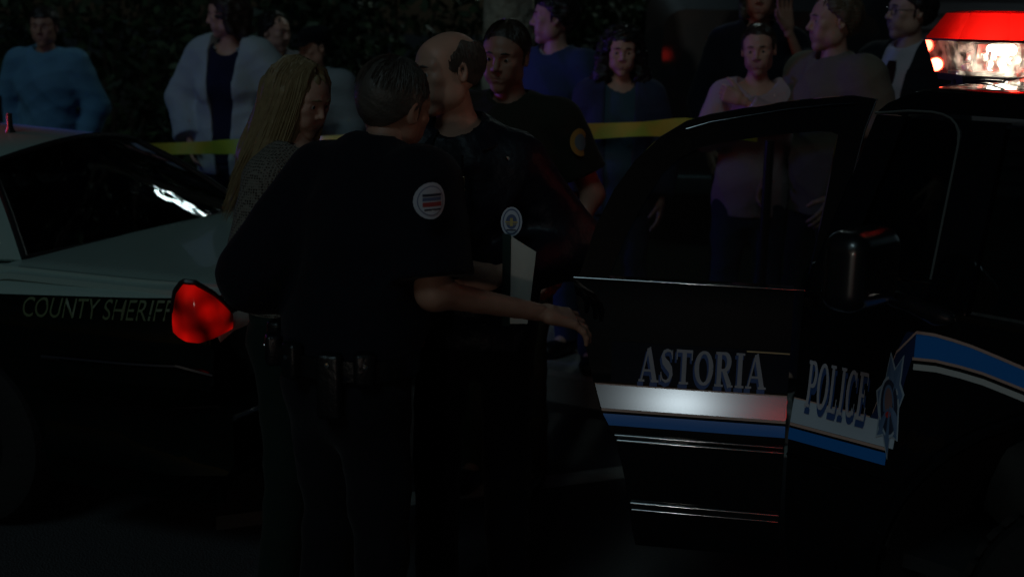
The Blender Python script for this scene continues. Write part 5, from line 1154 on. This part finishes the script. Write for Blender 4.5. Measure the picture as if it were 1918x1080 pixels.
c = lw(pixY(1041, 342, Yb-.02)); patch('shoulder_patch', I, PW, c, lw(np.array([.92,-.42,.25])+np.array([xb,Yb,0])), (0,0,1), .085, .10, [('disc', (.034,.042,0,0,.001), 1), ('bar', (-.025,.025,-.012,.0,.002), 3)], curve=5)
g = MB(); c = lw(pixY(951, 297, Yb-.235)); g.lathe([(.0,.004),(.006,.003),(.007,0)], 12, 'y', c); g.build('snap', CHROME, I['root'])
# papers and folder tucked in his arm (a thing of its own)
pp = empty('paper_folder', tuple(pixY(968, 555, Yb-.30)), 0); tag(pp, 'dark folder with white papers held against the bald officer jacket', 'folder')
o3 = np.array(pp.location); P_ = lambda x, y, Y: pixY(x, y, Y)-o3
g = MB(); g.slab(np.array([[P_(941,438,Yb-.31), P_(941,610,Yb-.30)], [P_(957,440,Yb-.33), P_(955,610,Yb-.32)]]), (.0,.010,0)); g.build('cover', mat('green_cover', (.025,.05,.045), rough=.6), pp, smooth=False)
wp = mat('paper', (.70,.72,.66), rough=.85, bump=.2, bscale=8, bdist=.02)
for i, dx in enumerate((0, 5)):
    g = MB(); g.slab(np.array([[lerp(P_(958-dx*.2,443+dx,Yb-.335+.012*i), P_(1004-dx,472+dx,Yb-.30+.012*i), t)+np.array([0,-.006*math.sin(math.pi*t),0]), lerp(P_(955,606,Yb-.325+.012*i), P_(988,606,Yb-.30+.012*i), t)] for t in np.linspace(0,1,6)]), (.001,.006,0)); g.build('sheet', wp, pp, smooth=True)

# ---------------- blonde young woman
Yw = 3.72; xw = pixY(552, 400, Yw)[0]; hdw = rad(-112)
LACE = bpy.data.materials.new('lace_knit'); LACE.use_nodes = True; nt = LACE.node_tree; b = nt.nodes['Principled BSDF']; tc = nt.nodes.new('ShaderNodeTexCoord'); v = nt.nodes.new('ShaderNodeTexVoronoi'); v.inputs['Scale'].default_value = 130; v.inputs['Randomness'].default_value = .25
cr = nt.nodes.new('ShaderNodeValToRGB'); cr.color_ramp.elements[0].color = (.03,.022,.018,1); cr.color_ramp.elements[0].position = .30; cr.color_ramp.elements[1].color = (.16,.15,.125,1); cr.color_ramp.elements[1].position = .42
bp = nt.nodes.new('ShaderNodeBump'); bp.inputs['Strength'].default_value = .8; bp.inputs['Distance'].default_value = .006
nt.links.new(tc.outputs['Object'], v.inputs['Vector']); nt.links.new(v.outputs['Distance'], cr.inputs[0]); nt.links.new(cr.outputs[0], b.inputs['Base Color']); nt.links.new(v.outputs['Distance'], bp.inputs['Height']); nt.links.new(bp.outputs[0], b.inputs['Normal']); b.inputs['Roughness'].default_value = .9
Hw = pixY(575, 104, Yw)[2]; kw_ = Hw/1.78
lw2 = lambda P: local_of((xw, Yw, 0), hdw, P, kw_)
wrR = lw2(pixY(748, 560, Yw-.14)); elR = lw2(pixY(462, 500, Yw-.18)); wrL = lw2(pixY(738, 566, Yw-.06)); elL = np.array([-.24,.0,1.16])
I = person('person', 'blonde young woman in a cream lace cardigan, head bowed, in handcuffs', (xw, Yw, 0), hdw, Hw, seed=13, shoff={'R': (0,0,-.025), 'L': (0,0,-.025)}, sex='f', skinm=SKC, hair=('long', HBL, 900), pants=cloth('green_skirt', (.008,.018,.014)), hk=.94, head=(rad(-9),rad(-19),0), headoff=(0,-.012,-.008), lean=rad(2),
    arms={'R': (elR, wrR), 'L': (elL, wrL)}, hands={'R': (.5,.05,.3), 'L': (.5,.05,.3)},
    top=[dict(name='cardigan', mat=LACE, i=.016, sleeve=1.9, hem=1.0, neck=.070, amp=.004, arms_rr=(.062,.056,.050,.042), skirt=.0), dict(name='shirt', mat=cloth('green_shirt', (.010,.025,.02)), i=.006, sleeve=0, hem=.80, neck=.07)])
WO = I
hc_ = empty('handcuffs', tuple(pixY(716, 572, Yw-.20))); tag(hc_, 'steel handcuffs on the blonde woman wrists beside the officer belt', 'handcuffs')
for dx, nm in ((-.012,'cuff'), (.012,'cuff')):
    g = MB(); g.tube([(dx+.004*math.sin(3*a), .036*math.cos(a), .036*math.sin(a)) for a in np.linspace(0, 2*math.pi, 28)], .0042, n=8, cap=False); g.build(nm, CHROME, hc_)
g = MB()
for i in range(3): g.tube([(-.012+.012*i+.007*math.cos(a), -.04, .006*math.sin(a)*(1 if i % 2 else .3)) for a in np.linspace(0, 2*math.pi, 14)], .0016, n=6, cap=False)
g.build('chain', CHROME, hc_)

# ---------------- foreground officer with his back to the viewer
Yo = 3.08; xo = pixY(648, 400, Yo)[0]; hdo = rad(-42)
ko = 1.735/1.78; lo_ = lambda P: local_of((xo, Yo, 0), hdo, P, ko)
elR = lo_(pixY(812, 548, Yo-.10)); wrR = lo_(pixY(1012, 585, Yo+.06)); elL = lo_(pixY(482, 512, Yo+.10)); wrL = lo_(pixY(655, 560, Yo+.32))
I = person('person', 'foreground officer in a dark short-sleeved uniform reaching for the car door', (xo, Yo, 0), hdo, 1.735, seed=14, bulk=1.10, skinm=SKB, hair=('crop', HGR, 900), pants=NAVYT, lean=rad(14), side=rad(-3),
    head=(rad(6),rad(-12),rad(8)), headoff=(-.012,.02,-.026),
    arms={'R': (elR, wrR), 'L': (elL, wrL)}, hands={'R': (.34,.5,.0), 'L': (.6,.05,.3)}, finger_dir={'R': (np.array(lo_(pixY(1100, 602, Yo+.12)))-wrR, lo_(np.array([0,-.4,1.0])+np.array([xo,Yo,0])))},
    top=[dict(name='shirt', mat=NAVY, i=.022, sleeve={'R': .88, 'L': 1.25}, hem=.97, neck=.064, amp=.006, arms_rr=(.070,.072,.06,.05))])
FO = I; S_ = I['S']; collar(I, NAVY)
lo1 = lambda P: local_of((xo, Yo, 0), hdo, P, 1.0)
bt = strap(I['root'], 'duty_belt', LEATHER, I, 1.0*ko, .198*ko, .150*ko, .055)
for a, w_, h_ in ((200,.07,.10),(235,.05,.08),(268,.05,.09),(300,.06,.16),(325,.05,.08)):
    t = rad(a); g = MB(); g.rbox((.215*ko*math.cos(t), .168*ko*math.sin(t), .985 if h_ < .15 else .94), (w_,.04,h_), r=.012, rot=rot3(t-math.pi/2)); po = g.build('belt_pouch', LEATHER, I['root'])
    g = MB(); g.lathe([(0,.004),(.006,.003),(.007,0)], 10, 'y', (0,0,0)); g.V[0] = g.V[0] @ rot3(t-math.pi/2).T + np.array([.236*ko*math.cos(t), .189*ko*math.sin(t), .995]); g.build('snap', CHROME, po)
c = lo1(pixY(808, 376, Yo-.205)); nrm = lo1(np.array([.62,-.78,.05])+np.array([xo,Yo,0]))
patch('shoulder_patch', I, PW, c, nrm, (0,0,1), .088, .084, [('disc', (.036,.034,0,0,.0012), 1), ('disc', (.034,.032,0,0,.0018), 0), ('bar', (-.024,.028,.010,.016,.0026), 4), ('bar', (-.024,.028,.000,.008,.0026), 1), ('bar', (-.024,.028,-.013,-.003,.0026), 3), ('bar', (-.020,.026,-.022,-.018,.0026), 4)], curve=5)

# ------------------------------------------------------------------ barrier tape
tp = bpy.data.materials.new('barrier_tape'); tp.use_nodes = True; nt = tp.node_tree; b = nt.nodes['Principled BSDF']; b.inputs['Base Color'].default_value = (.42,.36,.03,1); b.inputs['Roughness'].default_value = .35
tc = nt.nodes.new('ShaderNodeTexCoord'); n = nt.nodes.new('ShaderNodeTexNoise'); n.inputs['Scale'].default_value = 5; cr = nt.nodes.new('ShaderNodeValToRGB'); cr.color_ramp.elements[0].color = (.38,.52,.04,1); cr.color_ramp.elements[1].color = (.55,.47,.04,1); cr.color_ramp.elements[0].position = .45; cr.color_ramp.elements[1].position = .55
nt.links.new(tc.outputs['Object'], n.inputs['Vector']); nt.links.new(n.outputs['Fac'], cr.inputs[0]); nt.links.new(cr.outputs[0], b.inputs['Base Color'])
knots = [pixY(20, 300, 7.05), pixY(140, 290, 6.9), pixY(300, 279, 6.75), pixY(460, 274, 6.5), pixY(620, 268, 6.2), pixY(800, 262, 5.95), pixY(960, 255, 5.75), pixY(1130, 245, 5.55), pixY(1285, 238, 5.38), pixY(1420, 250, 5.28)]
kn = np.array(knots); tt = np.linspace(0, len(kn)-1, 90); cen = np.stack([np.interp(tt, range(len(kn)), kn[:,i]) for i in range(3)], 1)
g = MB(); g.slab(np.array([[c+np.array([.0, .012*math.sin(i*.9)*s, s*(.034+.004*math.sin(i*.5))]) for s in (-1,1)] for i, c in enumerate(cen)]), (0,.0012,0)); o = g.build('barrier_tape', tp); tag(o, 'yellow barrier tape stretched between the officers and the bystanders', 'tape')
for i, (x, y) in enumerate(((kn[0][0]-.05, kn[0][1]), (kn[-1][0]+.05, kn[-1][1]))):
    g = MB(); g.tube([(0,0,0),(0,0,1.17)], .02, n=10); g.lathe([(0,0),(.14,0),(.14,.03),(.03,.05),(0,.05)], 18); o = g.build('tape_post', TRIMB); o.location = (x, y, .15); tag(o, ['tape post at the far left end of the yellow tape', 'tape post at the right end of the yellow tape'][i], 'post')
